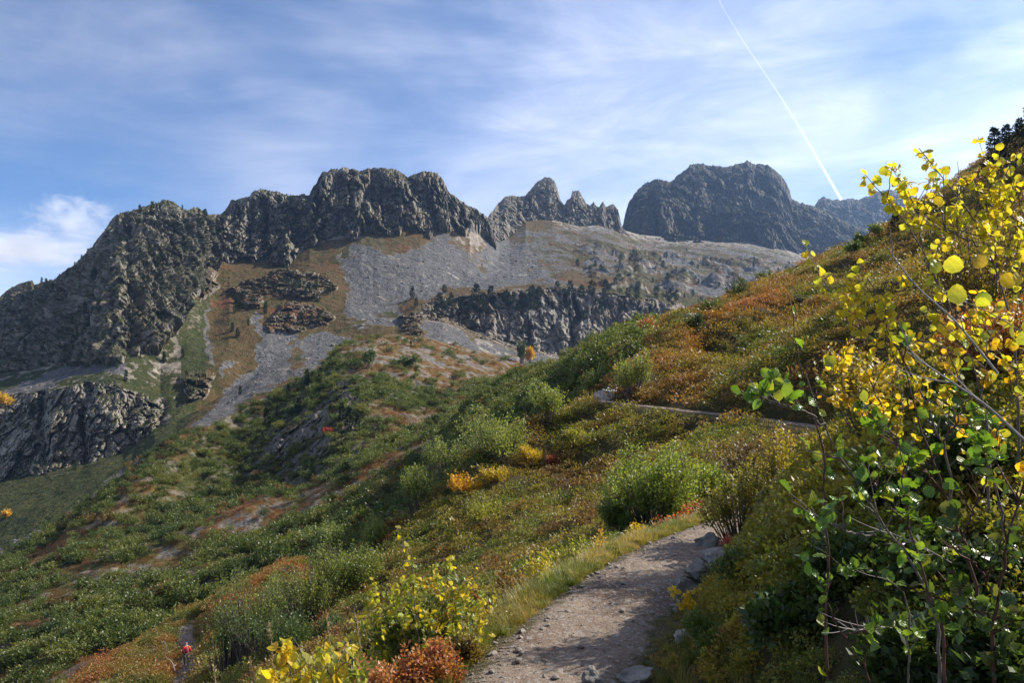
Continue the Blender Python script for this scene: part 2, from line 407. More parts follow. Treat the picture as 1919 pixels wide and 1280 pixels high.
FOOT_S = [(895,440,1285),(912,444,1290),(945,462,1365),(955,450,1450),(985,421,1560),(1010,418,1600),(1040,416,1605),(1060,424,1600),(1085,430,1605),(1120,428,1620),(1165,440,1660),(1180,445,1680)]
wall('mountain', CREST_S, FOOT_S, 895, 1180, .8, 110, [950, 985, 1008, 1052, 1066, 1090, 1108, 1125, 1140], 26, [], (5, 5, 2.2),
     'row of jagged grey rock spires on the skyline between the two massifs', M_MTN, jag=.7, floor_green=.45, tuck=40)
CREST_R = [(1150,445,2250),(1164,432,2250),(1168,422,2250),(1172,400,2250),(1178,380,2250),(1190,362,2250),(1200,350,2250),(1215,342,2260),(1235,336,2270),(1250,340,2280),(1257,343,2285),(1270,330,2290),(1285,316,2300),(1300,306,2310),(1320,308,2320),(1345,311,2330),(1360,315,2335),(1385,308,2345),(1400,303,2350),(1420,308,2355),(1440,309,2360),(1450,318,2365),(1465,332,2370),(1478,350,2375),(1484,372,2380),(1500,380,2390),(1527,388,2400),(1560,405,2400),(1620,430,2400),(1700,470,2400),(1800,520,2400)]
FOOT_R = [(1150,452,1750),(1200,452,1800),(1300,460,1860),(1400,462,1900),(1460,475,1900),(1530,500,1900),(1620,520,1900),(1800,560,1900)]
wall('mountain', CREST_R, FOOT_R, 1150, 1800, 1.2, 170, [1182, 1252, 1300, 1345, 1392, 1440, 1475, 1520, 1580], 60,
     [(.55, [(1150,40),(1255,-20),(1300,60),(1400,30),(1480,80),(1600,30),(1800,0)]), (.85, [(1150,120),(1300,90),(1390,-30),(1450,-60),(1500,60),(1600,60),(1800,0)])],
     (46, 17, 5, 105., 36., 10.), 'big hazy blue grey rock massif with a rounded broad summit', M_FAR, far=300, floor_green=.75)
CREST_F = [(1430,420,3200),(1480,398,3200),(1500,390,3200),(1527,386,3200),(1533,376,3200),(1543,369,3200),(1555,374,3200),(1575,375,3200),(1590,372,3200),(1610,373,3200),(1625,369,3200),(1640,362,3200),(1652,358,3200),(1664,354,3200),(1680,358,3200),(1703,360,3200),(1715,370,3200),(1740,378,3200),(1758,375,3200),(1800,395,3200),(1900,430,3200),(2000,460,3200)]
FOOT_F = [(1430,470,2500),(1550,470,2500),(1700,520,2450),(2000,580,2450)]
wall('mountain', CREST_F, FOOT_F, 1430, 2000, 1.6, 90, [1530, 1560, 1620, 1664, 1703, 1760], 60, [(.5, [(1430,100),(2000,100)])], (30, 16, 6, 120., 40., 12.),
     'distant low jagged ridge fading into haze behind the big massif', M_FAR, far=300, jag=.8, floor_green=.4)

# ---- scree slopes, hanging basin and lower cliffs
LB = [(-260,706,840),(0,690,780),(60,680,735),(150,668,690),(230,650,662),(280,632,690),(310,600,722),(350,545,800),(395,495,930),(420,476,1010),(535,487,1005),(580,447,1045),(640,436,1055),(677,412,1075),(757,408,1100),(807,420,1105),(850,412,1140),(880,410,1190),(898,428,1220),(914,440,1255),(935,455,1325),(955,446,1430),(985,416,1560),(1040,408,1640),(1085,420,1650),(1120,418,1660),(1165,432,1720),(1200,442,1830),(1300,450,1890),(1400,452,1930),(1460,464,1930),(1530,486,1930),(1620,500,1930),(1800,540,1930)]
LC = [(-260,730,680),(0,715,660),(150,700,640),(230,690,625),(300,690,655),(350,640,712),(400,600,790),(430,570,830),(500,560,850),(600,560,860),(655,560,880),(700,570,870),(740,565,880),(800,545,920),(850,530,970),(930,518,1040),(1000,515,1080),(1100,510,1100),(1200,520,1100),(1300,530,1100),(1500,550,1100),(1800,590,1100)]
LM1 = [(-260,760,640),(0,745,610),(100,732,600),(150,720,590),(220,726,590),(250,742,590),(300,762,592),(330,755,600),(380,715,640),(440,675,690),(500,640,740),(600,612,795),(700,605,805),(740,598,815),(780,575,840),(830,560,870),(905,554,880),(1000,545,900),(1060,542,910),(1150,555,920),(1220,570,930),(1290,588,950),(1400,612,1000),(1800,660,1000)]
LM2 = [(-260,930,585),(0,900,548),(100,882,545),(150,872,545),(230,850,548),(290,805,560),(330,792,572),(380,762,610),(440,728,650),(500,690,690),(600,650,740),(700,632,765),(740,622,790),(780,597,822),(830,592,842),(870,612,845),(950,642,850),(1000,655,852),(1050,668,852),(1070,652,875),(1120,640,888),(1200,632,900),(1290,612,930),(1400,630,980),(1800,680,980)]
LE = [(-260,1180,330),(0,1080,360),(100,1015,370),(200,950,390),(280,890,410),(370,830,450),(440,800,490),(520,760,530),(600,730,560),(640,700,590),(700,680,610),(800,690,620),(930,705,640),(1050,715,660),(1200,690,720),(1400,680,800),(1800,720,850)]
def build_basin():
    LT = [(a, b - 2, d + 60) for a, b, d in LB]
    px, v, P = loft([LT, LB, LC, LM1, LM2, LE], -260, 1800, 1.5, [4, 110, 40, 90, 90], 22)
    V = v[:, None] + 0 * px[None]; X = px[None] + 0 * V
    # buttresses of the two cliff bands
    cl = sstep(2.75, 3.0, V) * (1 - sstep(3.98, 4.25, V))
    side = np.maximum(1 - sstep(285, 325, X), sstep(770, 830, X) * (1 - .5 * sstep(1290, 1450, X)))
    cl = cl * side
    st = saw_at(px, P, [60, 165, 240, 262, 285, 905, 950, 975, 1052, 1075, 1155, 1225, 1290], 38, 25.)
    wp = X + 15 * fbm(P[..., 0] / 38, P[..., 1] / 38, P[..., 2] / 38, 5, .62); _, Y0 = project(P)
    wy = Y0 + 12 * fbm(P[..., 0] / 38 + 9, P[..., 1] / 38, P[..., 2] / 38, 5, .62)
    add_radial(P, -st * cl)
    # separate outcrops standing out of the slope
    outc = [[(428,548),(470,522),(560,505),(612,512),(624,545),(580,562),(520,556),(478,560)], [(492,598),(540,572),(605,575),(618,600),(560,616),(505,616)], [(335,702),(372,690),(398,712),(380,742),(345,742)],
            [(745,592),(782,585),(800,618),(760,625)], [(436,540),(480,545),(492,580),(465,572)], [(375,505),(400,500),(405,545),(372,560)]]
    oc = np.zeros_like(V)
    for q in outc: oc = np.maximum(oc, inside(wp, wy, q).astype(float))
    for _ in range(3):
        oc[1:-1, 1:-1] = (oc[1:-1, 1:-1] * 2 + oc[:-2, 1:-1] + oc[2:, 1:-1] + oc[1:-1, :-2] + oc[1:-1, 2:]) / 6
    rk = np.clip(cl + oc, 0, 1)
    # humps of ice-worn rock in the hanging basin on the right
    bas = sstep(1030, 1120, X) * sstep(1.35, 1.6, V) * (1 - sstep(2.9, 3.0, V))
    hump = np.clip(fbm(P[..., 0] / 60, P[..., 1] / 60, 0, 4, .55) + .05, 0, 2) * 16 * bas
    d = crag(P, 7, 5, 2.4) * rk + 5 * oc * (1 + fbm(P[..., 0] / 20, P[..., 1] / 20, P[..., 2] / 20, 3))
    add_radial(P, d, hump + (.8 * fbm(P[..., 0] / 9, P[..., 1] / 9, P[..., 2] / 9, 3) + 3.0 * fbm(P[..., 0] / 45, P[..., 1] / 45, 0, 2) * sstep(1.0, 1.4, V)) * (1 - rk))
    # drainage runnels of the scree cones
    add_radial(P, 0, .9 * fbm((X + 12 * V) / 30. + .6 * fbm(X / 60., V, 0, 2), V * .5, 0, 3) * sstep(1.05, 1.3, V) * (1 - sstep(2.2, 3., V)) * sstep(600, 680, X) * (1 - rk))
    sl = slope_of(P)
    nz = fbm(P[..., 0] / 12, P[..., 1] / 12, P[..., 2] / 12, 4, .6); nl = fbm(P[..., 0] / 60, P[..., 1] / 60, P[..., 2] / 60, 3)
    scree = np.zeros_like(V); rust = np.zeros_like(V); green = np.zeros_like(V)
    # material regions: what lies on each stretch of the slope
    rust += inside(wp, wy, [(380,480),(1010,400),(1180,470),(700,760),(330,830),(290,700)])
    green += 1.0 * inside(wp, wy, [(-300,640),(300,560),(390,560),(395,640),(340,830),(250,900),(-300,1250)])
    for q in ([(632,470),(668,455),(690,452),(740,475),(800,450),(830,440),(880,480),(930,450),(1165,425),(1180,460),(1130,500),(1060,505),(1020,530),(900,545),(850,545),(800,560),(760,560),(742,612),(690,612),(652,604),(655,540)],
              [(470,585),(500,608),(535,620),(560,620),(560,690),(520,720),(440,770),(380,820),(362,812),(400,760),(440,715),(478,690),(486,640)],
              [(560,640),(610,622),(655,625),(640,640),(600,690),(570,720),(545,700),(575,670)],
              [(790,575),(800,572),(835,610),(880,640),(950,672),(940,690),(860,668),(820,645),(800,625)], [(875,622),(900,628),(980,675),(960,680)], [(985,650),(1075,668),(1110,660),(1110,700),(985,700)],
              [(384,570),(394,600),(392,640),(398,690),(390,690),(382,620)], [(-300,985),(0,1030),(160,945),(260,860),(300,862),(240,930),(120,1010),(0,1060),(-300,1200)],
              [(60,712),(150,682),(205,672),(240,678),(225,700),(120,712),(60,735),(0,765),(0,745)], [(408,690),(440,668),(430,690),(410,712)]):
        k = inside(wp, wy, q) & (rk < .5); scree[k] = 1; rust[k] = 0; green[k] = 0
    # grass tongues that reach down over the scree
    for q in ([(670,420),(690,425),(745,482),(735,484),(700,470),(672,440)], [(815,420),(830,425),(920,500),(905,500),(850,455)], [(770,452),(785,450),(800,470),(780,466)], [(945,440),(985,418),(1000,440),(1010,455),(960,460)], [(850,420),(880,440),(915,470),(890,460)],
              [(600,452),(640,446),(670,490),(640,478)], [(540,650),(562,640),(575,690),(545,695)], [(710,580),(745,575),(748,590),(715,590)], [(1040,425),(1060,430),(1110,452),(1070,440)]):
        k = inside(wp, wy, q); scree[k] = 0; rust[k] = .9; green[k] = .25
    # the hanging basin: meadow, rust heath and blocks mixed
    b2 = sstep(985, 1010, X + 85 * nl + 30 * nz) * (V > 1.12 + .25 * nz) * (V < 3.0)
    mixn = nl + .7 * nz
    scree = np.where(b2 > .5, np.where(mixn > .06 + .12 * sstep(1090, 1200, X), 1.0, 0), scree)
    rust = np.where(b2 > .5, sstep(.20, -.05, mixn), rust); green = np.where(b2 > .5, .65 * sstep(.1, -.3, nl - .6 * nz), green)
    for q in ([(1035,515),(1075,503),(1130,520),(1180,540),(1120,540),(1060,530)], [(985,503),(1002,500),(1004,509),(988,510)]):
        k = inside(wp, wy, q); scree[k] = 0; rust[k] = 1; green[k] = 0
    low = (V > 4.0) & (X > 760); k = low & (mixn > .12); rust[k & (scree < .5)] = .8
    # mottling, bare rock where steep
    green = np.clip(green + .75 * sstep(.05, .5, nz + .4 * nl) * rust * (X < 760), 0, 1)
    st2 = sstep(.72, .58, sl + .14 * nz)
    bare = np.clip(rk * sstep(.62, .5, sl + .2 * nz) + st2 * (1 - scree) * .9 + (rk > .4) * .35 * (nz > .1), 0, 1)
    bare = np.where((X < 340) & (V < 3.9) & (nz + .5 * nl > .3), np.maximum(bare, .85), np.where((X < 340) & (V > 4.0), bare * .25, bare))
    green = np.where((X < 340) & (V > 4.0) & (scree < .5), 1.0, green)
    bare = bare * (1 - .85 * (oc > .15) * (nz + .4 * nl < .05))
    scree *= 1 - .8 * ((nz > .62) & (X < 1000))
    rust *= 1 - bare; green *= 1 - bare; scree *= 1 - np.clip(rk * 1.5, 0, 1)
    global BASIN; BASIN = (P, scree, X, V)
    finish('basin', px, P, M_MTN, 'scree fans, rust meadows and cliff bands below the craggy ridges', dict(scree=scree, rust=rust, green=green))
build_basin()

# ---- middle hillside (rocky knoll and alder slope) and the alder ridge beside it
HC = [(-260,1210,230),(0,1045,265),(100,985,280),(200,915,292),(280,850,305),(330,822,318),(370,808,330),(440,775,350),(520,730,375),(600,690,400),(640,652,425),(690,630,445),(740,626,455),(800,633,462),(870,651,470),(965,676,478),(1000,692,480),(1100,720,480)]
HU = [(a, b + 40, d * (.88 + .10 * math.exp(-((a - 450) / 110.) ** 2) - .03 * math.exp(-((a - 640) / 90.) ** 2))) for a, b, d in HC]
HF = [(-260,1290,185),(0,1110,205),(200,1000,235),(370,952,268),(450,930,286),(560,925,264),(650,885,250),(740,838,262),(850,785,310),(960,745,325),(1100,740,340)]
HR = [(-260,1330,165),(0,1160,172),(200,1075,190),(430,996,212),(560,950,205),(640,925,200),(740,858,212),(840,795,245),(900,772,255),(1000,745,270),(1100,745,280)]
HV = [(-260,1420,120),(0,1300,125),(200,1190,135),(430,1080,150),(560,1030,155),(640,990,158),(740,920,165),(840,850,180),(900,810,190),(1000,775,200),(1100,780,200)]
HB = [(-260,1560,70),(0,1450,80),(200,1360,88),(340,1290,105),(500,1200,110),(640,1130,105),(740,1060,105),(870,960,110),(1000,880,125),(1100,830,135)]
def build_hill():
    HT = [(a, b + 30, d + 120) for a, b, d in HC]
    px, v, P = loft([HT, HC, HU, HF, HR, HV, HB], -260, 1100, 1.7, [4, 40, 90, 40, 70, 50], 26)
    V = v[:, None] + 0 * px[None]; X = px[None] + 0 * V; _, Y0 = project(P)
    x, y, z = P[..., 0], P[..., 1], P[..., 2]
    w1 = sstep(1.0, 1.25, V)
    rough = fbm(x / 22, y / 22, z / 40, 4, .5); big = fbm(x / 55 + 3, y / 55, 0, 3, .5)
    face = sstep(440, 520, X) * (1 - sstep(640, 720, X)) * sstep(2.0, 2.3, V) * (1 - sstep(2.85, 3.05, V))
    add_radial(P, w1 * face * crag(P, 3, 2.2, 1.1, 30, 11, 4), w1 * (3.4 * big + 2.2 * rough) + .5 * fbm(x / 5, y / 5, 0, 3))
    sl = slope_of(P)
    # slabs of bare rock stepping out of the heath
    rib = ridged(x / 26 + .3 * big, y / 9, z / 9, 3, .55); nz = fbm(x / 7, y / 7, z / 7, 4, .6); nl = fbm(x / 40, y / 40, z / 40 + 4, 3)
    knoll = sstep(640, 720, X) * (V < 2.3) * sstep(630, 600, X - 900)
    rock = np.clip(sstep(.62, .88, rib + .40 * nz - .5 + .16 * knoll) * (.6 + .3 * knoll) + .8 * sstep(.62, .48, sl + .15 * nz), 0, 1)
    ribline = np.exp(-((V - 4.0) / .25) ** 2)
    rock = np.clip(rock + ribline * .8 * sstep(.25, .6, nz + .3 * nl), 0, 1)
    rock = np.clip(np.maximum(rock, face * .8 * (nz > .0)), 0, 1)
    rust = np.clip(sstep(-.15, .35, nl + .4 * nz) * .9 + knoll * .9 + ribline * .5, 0, 1)
    rust = np.where((face > .3), 0.1, rust)
    finish('hillside', px, P, M_SLOPE, 'rocky knoll and alder slope across the little valley', dict(scree=rock, rust=rust))
    return px, P, V, X, rock, rust, face
HILL = build_hill()

RC = [(820,840,215),(850,800,210),(890,748,200),(960,708,190),(1030,678,180),(1085,664,172),(1102,657,150),(1125,642,138),(1160,628,130),(1210,608,128),(1280,588,128),(1340,563,132),(1400,533,142),(1480,517,160),(1530,497,175),(1600,482,185),(1700,470,190),(1800,470,190)]
RB = [(820,930,110),(870,905,100),(1000,845,95),(1080,800,90),(1102,770,80),(1150,730,72),(1220,690,72),(1300,650,80),(1400,600,92),(1500,555,105),(1600,520,120),(1800,510,130)]
def build_ridge():
    px, v, P = loft([[(a, b + 20, d + 90) for a, b, d in RC], RC, RB], 820, 1800, 2.2, [5, 120])
    V = v[:, None] + 0 * px[None]; x, y, z = P[..., 0], P[..., 1], P[..., 2]
    add_radial(P, 0, sstep(.9, 1.3, V) * 2.2 * fbm(x / 18, y / 18, 0, 3) + .4 * fbm(x / 4, y / 4, 0, 3))
    nz = fbm(x / 5, y / 5, z / 5, 4, .6); nl = fbm(x / 25, y / 25, 3, 3); X = px[None] + 0 * V
    rust = np.clip(sstep(1150, 1300, X) * .9 + .3 * nl, 0, 1)
    rock = sstep(.42, .6, nz + .3 * nl) * .9
    finish('hillside', px, P, M_SLOPE, 'alder covered shoulder rising behind the bend of the trail', dict(scree=rock, rust=rust))
    return px, P, V, X
RIDGE = build_ridge()

# ---- the near hillside that carries the trail
TRAIL = np.array([(-2.2,-9,-.3),(-.9,-4,-.1),(-.35,0,0),(.0,2.6,0),(.15,4.4,0),(.44,5.3,0),(.97,6.5,0),(1.46,7.5,0),(2.02,8.3,0),(3.0,9.6,0),(4.5,11.4,0),(6.6,14.4,0),(8.4,18.2,.0),(9.6,22.0,.0),(9.8,25.2,.03),(9.0,28.0,.1),(7.4,31.5,.2),(5.9,35,.3),(4.5,38,.38),(4.4,41,.4),(6,45,.4),(9,50,.3),(14,57,.5),(24,66,.8)])
LOWER = np.array([(-17.0,40,-16.6),(-19.5,47,-17.0),(-20.6,50,-17.9),(-22.6,56,-19.3),(-24.6,61,-20.4),(-25.6,65,-20.9),(-27.4,69,-21.4),(-29.6,73,-22.3),(-31.5,78,-22.9),(-31.8,82,-23.3)])
def resample(T, step):
    d = np.concatenate([[0], np.cumsum(np.linalg.norm(np.diff(T, axis=0), axis=1))])
    s = np.arange(0, d[-1], step); q = np.stack([np.interp(s, d, T[:, i]) for i in range(3)], -1)
    for _ in range(int(1.2 / step)):
        q[1:-1] = (q[:-2] + 2 * q[1:-1] + q[2:]) / 4
    return q
TR = resample(TRAIL, .12); LO = resample(LOWER, .3)
CTRL = []
def ctl(*a):
    for px, py, D in a: CTRL.append(at(px, py, D))
CTRL += [np.array(p, float) for p in TRAIL if -9.5 < p[1] < 60]
CTRL += [np.array(p, float) for p in LOWER if p[1] > 45]
CTRL += [np.array(p, float) for p in [(1.6,1,.6),(2.2,4,1.15),(3.2,6,1.5),(4.2,2,2.6),(5.5,5,3.1),(3.3,8,.95),(5,9.6,1.3),(7,8.5,3.0),(8,11.8,2.2),(13,12,5.8),(14,20,3.8),(12.5,25,2.0),(20,20,8),(22,30,8.6),(14,32,4.3),(10,31,1.9),(3,-4,1.6),(8,-5,4.5),(-2,1,-1.1),(-2.4,4,-1.5),(-4,-3,-2.4),(-6,2,-3.6),
                                        (-30,30,-20),(-15,15,-9.0),(-12,3,-7.5),(-40,5,-26),(-45,50,-33),(-60,20,-42)]]
ctl((1170,1000,14),(1000,1080,12.2),(900,1110,13),(800,1160,13),(620,1220,13.5),(560,1260,11.5),(700,1215,10),(480,1290,16),
    (1300,850,27),(1380,830,24),(1200,885,26),(1100,955,23),(1000,960,26),(900,1005,25),(1110,870,31),(1010,895,31.5),(800,1070,24),(700,1110,24),(560,1180,24),(450,1290,26),
    (1080,775,38),(1000,812,37.5),(930,850,37),(870,890,36),(830,938,35.5),(740,1000,34.5),(650,1072,33.5),(560,1130,36),
    (420,1205,58),(430,1118,84),(500,1088,84),(560,1062,80),(360,1150,86),(340,1166,83),(250,1216,76),(150,1282,66),(60,1345,60),(280,1270,58),(600,1140,60),(500,1170,60),
    (1240,688,45),(1200,700,44),(1330,682,43),(1450,692,36),(1260,640,58),(1350,640,60),(1500,640,50),(1600,600,55),(1750,520,55),(1900,420,55),
    (1225,655,66),(1300,604,74),(1400,554,86),(1480,517,95),(1560,489,104),(1680,424,118),(1740,389,124),(1850,311,124),(1919,261,120),(2050,170,115),(2300,0,110))
for px, py, D in ((1225,700,88),(1300,650,95),(1400,600,112),(1480,565,120),(1560,540,132),(1680,480,150),(1850,380,160),(2050,260,150)): CTRL.append(at(px, py, D))
for px, D, dz in ((1130,46,-1.6),(1000,52,-7),(870,54,-12.5),(740,54,-17),(650,56,-20),(1000,75,-17),(870,85,-26),(1130,70,-8),(740,110,-42),(560,112,-44),(430,110,-44),(340,110,-43),(250,100,-42),(150,90,-42),(60,85,-43),(-100,80,-50)):
    p = at(px, 700, D); p[2] = dz; CTRL.append(p)
CTRL = np.array(CTRL)
def warp(x, y):
    r = np.hypot(x, y) + 1e-6; k = np.log1p(r / 4.) / r
    return np.stack([x * k, y * k], -1)
def _tps_fit():
    U = warp(CTRL[:, 0], CTRL[:, 1]); v = CTRL[:, 2] / (np.hypot(CTRL[:, 0], CTRL[:, 1]) + 4)
    n = len(U); r2 = ((U[:, None] - U[None]) ** 2).sum(-1)
    K = .5 * r2 * np.log(r2 + 1e-12) + np.eye(n) * 4e-4
    A = np.zeros((n + 3, n + 3)); A[:n, :n] = K; A[:n, n] = 1; A[:n, n + 1:] = U; A[n:, :n] = A[:n, n:].T
    b = np.zeros(n + 3); b[:n] = v
    return U, np.linalg.solve(A, b)
TU, TW = _tps_fit()
def tps(x, y):
    sh = np.shape(x); x = np.ravel(x).astype(float); y = np.ravel(y).astype(float); out = np.empty(len(x))
    for i in range(0, len(x), 40000):
        U = warp(x[i:i + 40000], y[i:i + 40000])
        r2 = ((U[:, None] - TU[None]) ** 2).sum(-1)
        out[i:i + 40000] = (.5 * r2 * np.log(r2 + 1e-12)) @ TW[:len(TU)] + TW[len(TU)] + U @ TW[len(TU) + 1:]
    return (out * (np.hypot(x, y) + 4)).reshape(sh)
def near_line(x, y, T):
    """distance to a trail line and its height at the nearest point (coarse but even)"""
    sh = np.shape(x); x = np.ravel(x); y = np.ravel(y); bd = np.full(len(x), 1e9); bz = np.zeros(len(x))
    Q = T[::2]
    for i in range(0, len(x), 20000):
        dx = x[i:i + 20000, None] - Q[None, :, 0]; dy = y[i:i + 20000, None] - Q[None, :, 1]
        d = dx * dx + dy * dy; k = d.argmin(1)
        bd[i:i + 20000] = np.sqrt(d[np.arange(len(k)), k]); bz[i:i + 20000] = Q[k, 2]
    return bd.reshape(sh), bz.reshape(sh)
def ground(x, y, carve=True):
    x = np.asarray(x, float); y = np.asarray(y, float)
    z = tps(x, y); r = np.hypot(x, y)
    k = np.clip(r / 26, .12, 1.3)
    fl = (x * .8 + y * .6); cr = (x * -.6 + y * .8)                      # ribs that run down the slope
    bump = .45 * k * fbm(x / 3.4, y / 3.4, 0, 3) + .42 * sstep(14, 26, r) * fbm(fl / 9., cr / 2.6, 3, 2) + .8 * sstep(20, 60, r) * fbm(x / 9, y / 9, 0, 2) + .05 * fbm(x / .5, y / .5, 0, 2)
    if not carve: return z + bump
    d1, z1 = near_line(x, y, TR); d2, z2 = near_line(x, y, LO)
    m = sstep(.35, 1.3, d1)
    z = (z + bump * sstep(.4, 2., d1)) * m + (z1 - .05) * (1 - m)
    m = sstep(.6, 2.0, d2); z = z * m + (z2 - .06) * (1 - m)
    return z
def build_near():
    pxs = np.concatenate([np.linspace(-2600, -150, 60, endpoint=False), np.arange(-150, 2100, 3.2), np.linspace(2100, 5200, 60)])
    r = np.concatenate([np.geomspace(.5, 3, 14, endpoint=False), np.geomspace(3, 150, 470)])
    X = (pxs - 959.5) / FPX; dx = X / np.hypot(X, 1 / 1.0); dyy = 1 / np.hypot(X, 1)
    x = r[::-1, None] * dx[None]; y = r[::-1, None] * dyy[None]
    z = ground(x, y)
    P = np.stack([x, y, z], -1)
    # keep columns honest for hit(): bearing -> pixel column of the pitched camera varies a little with height; store true pixels per column at the horizon
    me = mesh_np('hillside', P, grid_faces(*P.shape[:2]), [M_SOIL], True)
    o = link('hillside', me); tag(o, 'near heath slope that carries the trail', 'terrain', None, 'structure')
    return pxs, P
NEAR = build_near()
def gz(x, y): return float(ground(np.array([x]), np.array([y]))[0])
def near_hit(px, py, dmin=2.0):
    """first point of the near slope along the ray of a photograph pixel"""
    D = np.geomspace(dmin, 145, 500); p = at(px, py, D)
    s = p[:, 2] - ground(p[:, 0], p[:, 1])
    k = np.nonzero(s <= 0)[0]
    if len(k) == 0: return None
    i = max(k[0], 1); t = s[i - 1] / (s[i - 1] - s[i])
    return p[i - 1] * (1 - t) + p[i] * t
# ------------------------------------------------------------------ haze: the air between here and the ridges
def build_haze():
    x0, x1, y0, y1, z0, z1 = -1900, 2900, -60, 3700, -140, 860
    V = [(x, y, z) for z in (z0, z1) for y in (y0, y1) for x in (x0, x1)]
    F = [(0, 2, 3, 1), (4, 5, 7, 6), (0, 1, 5, 4), (2, 6, 7, 3), (0, 4, 6, 2), (1, 3, 7, 5)]
    g = NG('haze_air'); q = g.n('ShaderNodeVolumePrincipled')
    q.inputs['Color'].default_value = (.42, .64, 1.0, 1); q.inputs['Density'].default_value = HAZE_DENSITY; q.inputs['Anisotropy'].default_value = .62
    g.l(q.outputs[0], g.out.inputs['Volume'])
    o = link('haze', mesh_np('haze', V, F, [g.m])); tag(o, 'thin blue haze filling the valley air', None, None, 'stuff')
HAZE_DENSITY = .000062
build_haze()

# ------------------------------------------------------------------ plants: leaf materials and templates
def mat_leaf(name, src, trans=.45, rough=.42, spec=.45, jit=.35):
    """src: 'object' (the object's own colour) or 'instance' (colour attribute of the scattered point)"""
    g = NG(name)
    col = g.n('ShaderNodeObjectInfo').outputs['Color'] if src == 'object' else g.att('col', 'INSTANCER', 'Color')
    rnd = g.n('ShaderNodeNewGeometry').outputs['Random Per Island']
    hs = g.n('ShaderNodeHueSaturation'); g.l(col, hs.inputs['Color'])
    wn = g.n('ShaderNodeTexWhiteNoise', noise_dimensions='1D'); g.l(rnd, wn.inputs['W'])
    g.l(g.rng(wn.outputs['Value'], 0, 1, .47, .53), hs.inputs['Hue'])
    g.l(g.rng(rnd, 0, 1, 1 - jit, 1 + jit), hs.inputs['Value'])
    c = hs.outputs[0]
    tr = g.n('ShaderNodeBsdfTranslucent'); g.l(g.mix(1.0, c, (1.55, 1.45, .7), 'MULTIPLY'), tr.inputs['Color'])
    mx = g.n('ShaderNodeMixShader'); mx.inputs[0].default_value = trans
    g.l(g.principled(c, rough, None, spec), mx.inputs[1]); g.l(tr.outputs[0], mx.inputs[2])
    return g.fin(mx.outputs[0])
ML_OBJ = mat_leaf('shrub_leaves', 'object'); ML_INS = mat_leaf('ground_cover_leaves', 'instance')
MN_OBJ = mat_leaf('conifer_needles', 'object', .12, .6, .2); MN_INS = mat_leaf('dwarf_pine_needles', 'instance', .15, .6, .2)
def mat_bark(name, a, b, sc=60):
    g = NG(name); p = g.obj(); n = g.noise(p, sc, 5, .65); n2 = g.noise(p, sc * .15, 3)
    return g.fin(g.principled(g.mix(g.rng(g.math('ADD', n, g.math('MULTIPLY', n2, .6)), .55, 1.05), a, b), .75, g.bump(n, .5, .004), .25))
M_BARK = mat_bark('grey_bark', (.045, .035, .028), (.17, .14, .115)); M_REDBARK = mat_bark('reddish_bark', (.035, .014, .010), (.11, .05, .035))

def leaf_quads(C, A, N, ln, wd):
    """diamond leaves at C along A (unit), facing N, as (n*4,3) vertices and quads"""
    B = np.cross(N, A); B /= np.maximum(np.linalg.norm(B, axis=1, keepdims=True), 1e-6)
    Nn = np.cross(A, B)
    ln = np.reshape(ln, (-1, 1)); wd = np.reshape(wd, (-1, 1))
    V = np.stack([C, C + A * ln * .5 + B * wd * .5 + Nn * ln * .06, C + A * ln, C + A * ln * .5 - B * wd * .5 + Nn * ln * .06], 1)
    return V.reshape(-1, 3), np.arange(len(C) * 4).reshape(-1, 4)
def unit(v): return v / np.maximum(np.linalg.norm(v, axis=-1, keepdims=True), 1e-9)
def tubes(paths, radii, sides=5):
    """one mesh of tapering tubes along polylines"""
    VV = []; FF = []; o = 0
    for P, r in zip(paths, radii):
        P = np.asarray(P, float); n = len(P); r = np.broadcast_to(np.asarray(r, float), (n,))
        T = unit(np.gradient(P, axis=0)); up = np.array([.31, .17, .93]) if abs(T[0, 2]) < .9 else np.array([1., .1, 0])
        u = unit(np.cross(T, up)); v = np.cross(T, u); a = np.linspace(0, 2 * np.pi, sides, endpoint=False)
        R = P[:, None] + (u[:, None] * np.cos(a)[None, :, None] + v[:, None] * np.sin(a)[None, :, None]) * r[:, None, None]
        VV.append(R.reshape(-1, 3)); i = np.arange(n - 1)[:, None] * sides; j = np.arange(sides)[None]; k = (j + 1) % sides
        FF.append(np.stack([i + j, i + k, i + sides + k, i + sides + j], -1).reshape(-1, 4) + o); o += n * sides
    return np.concatenate(VV), np.concatenate(FF)
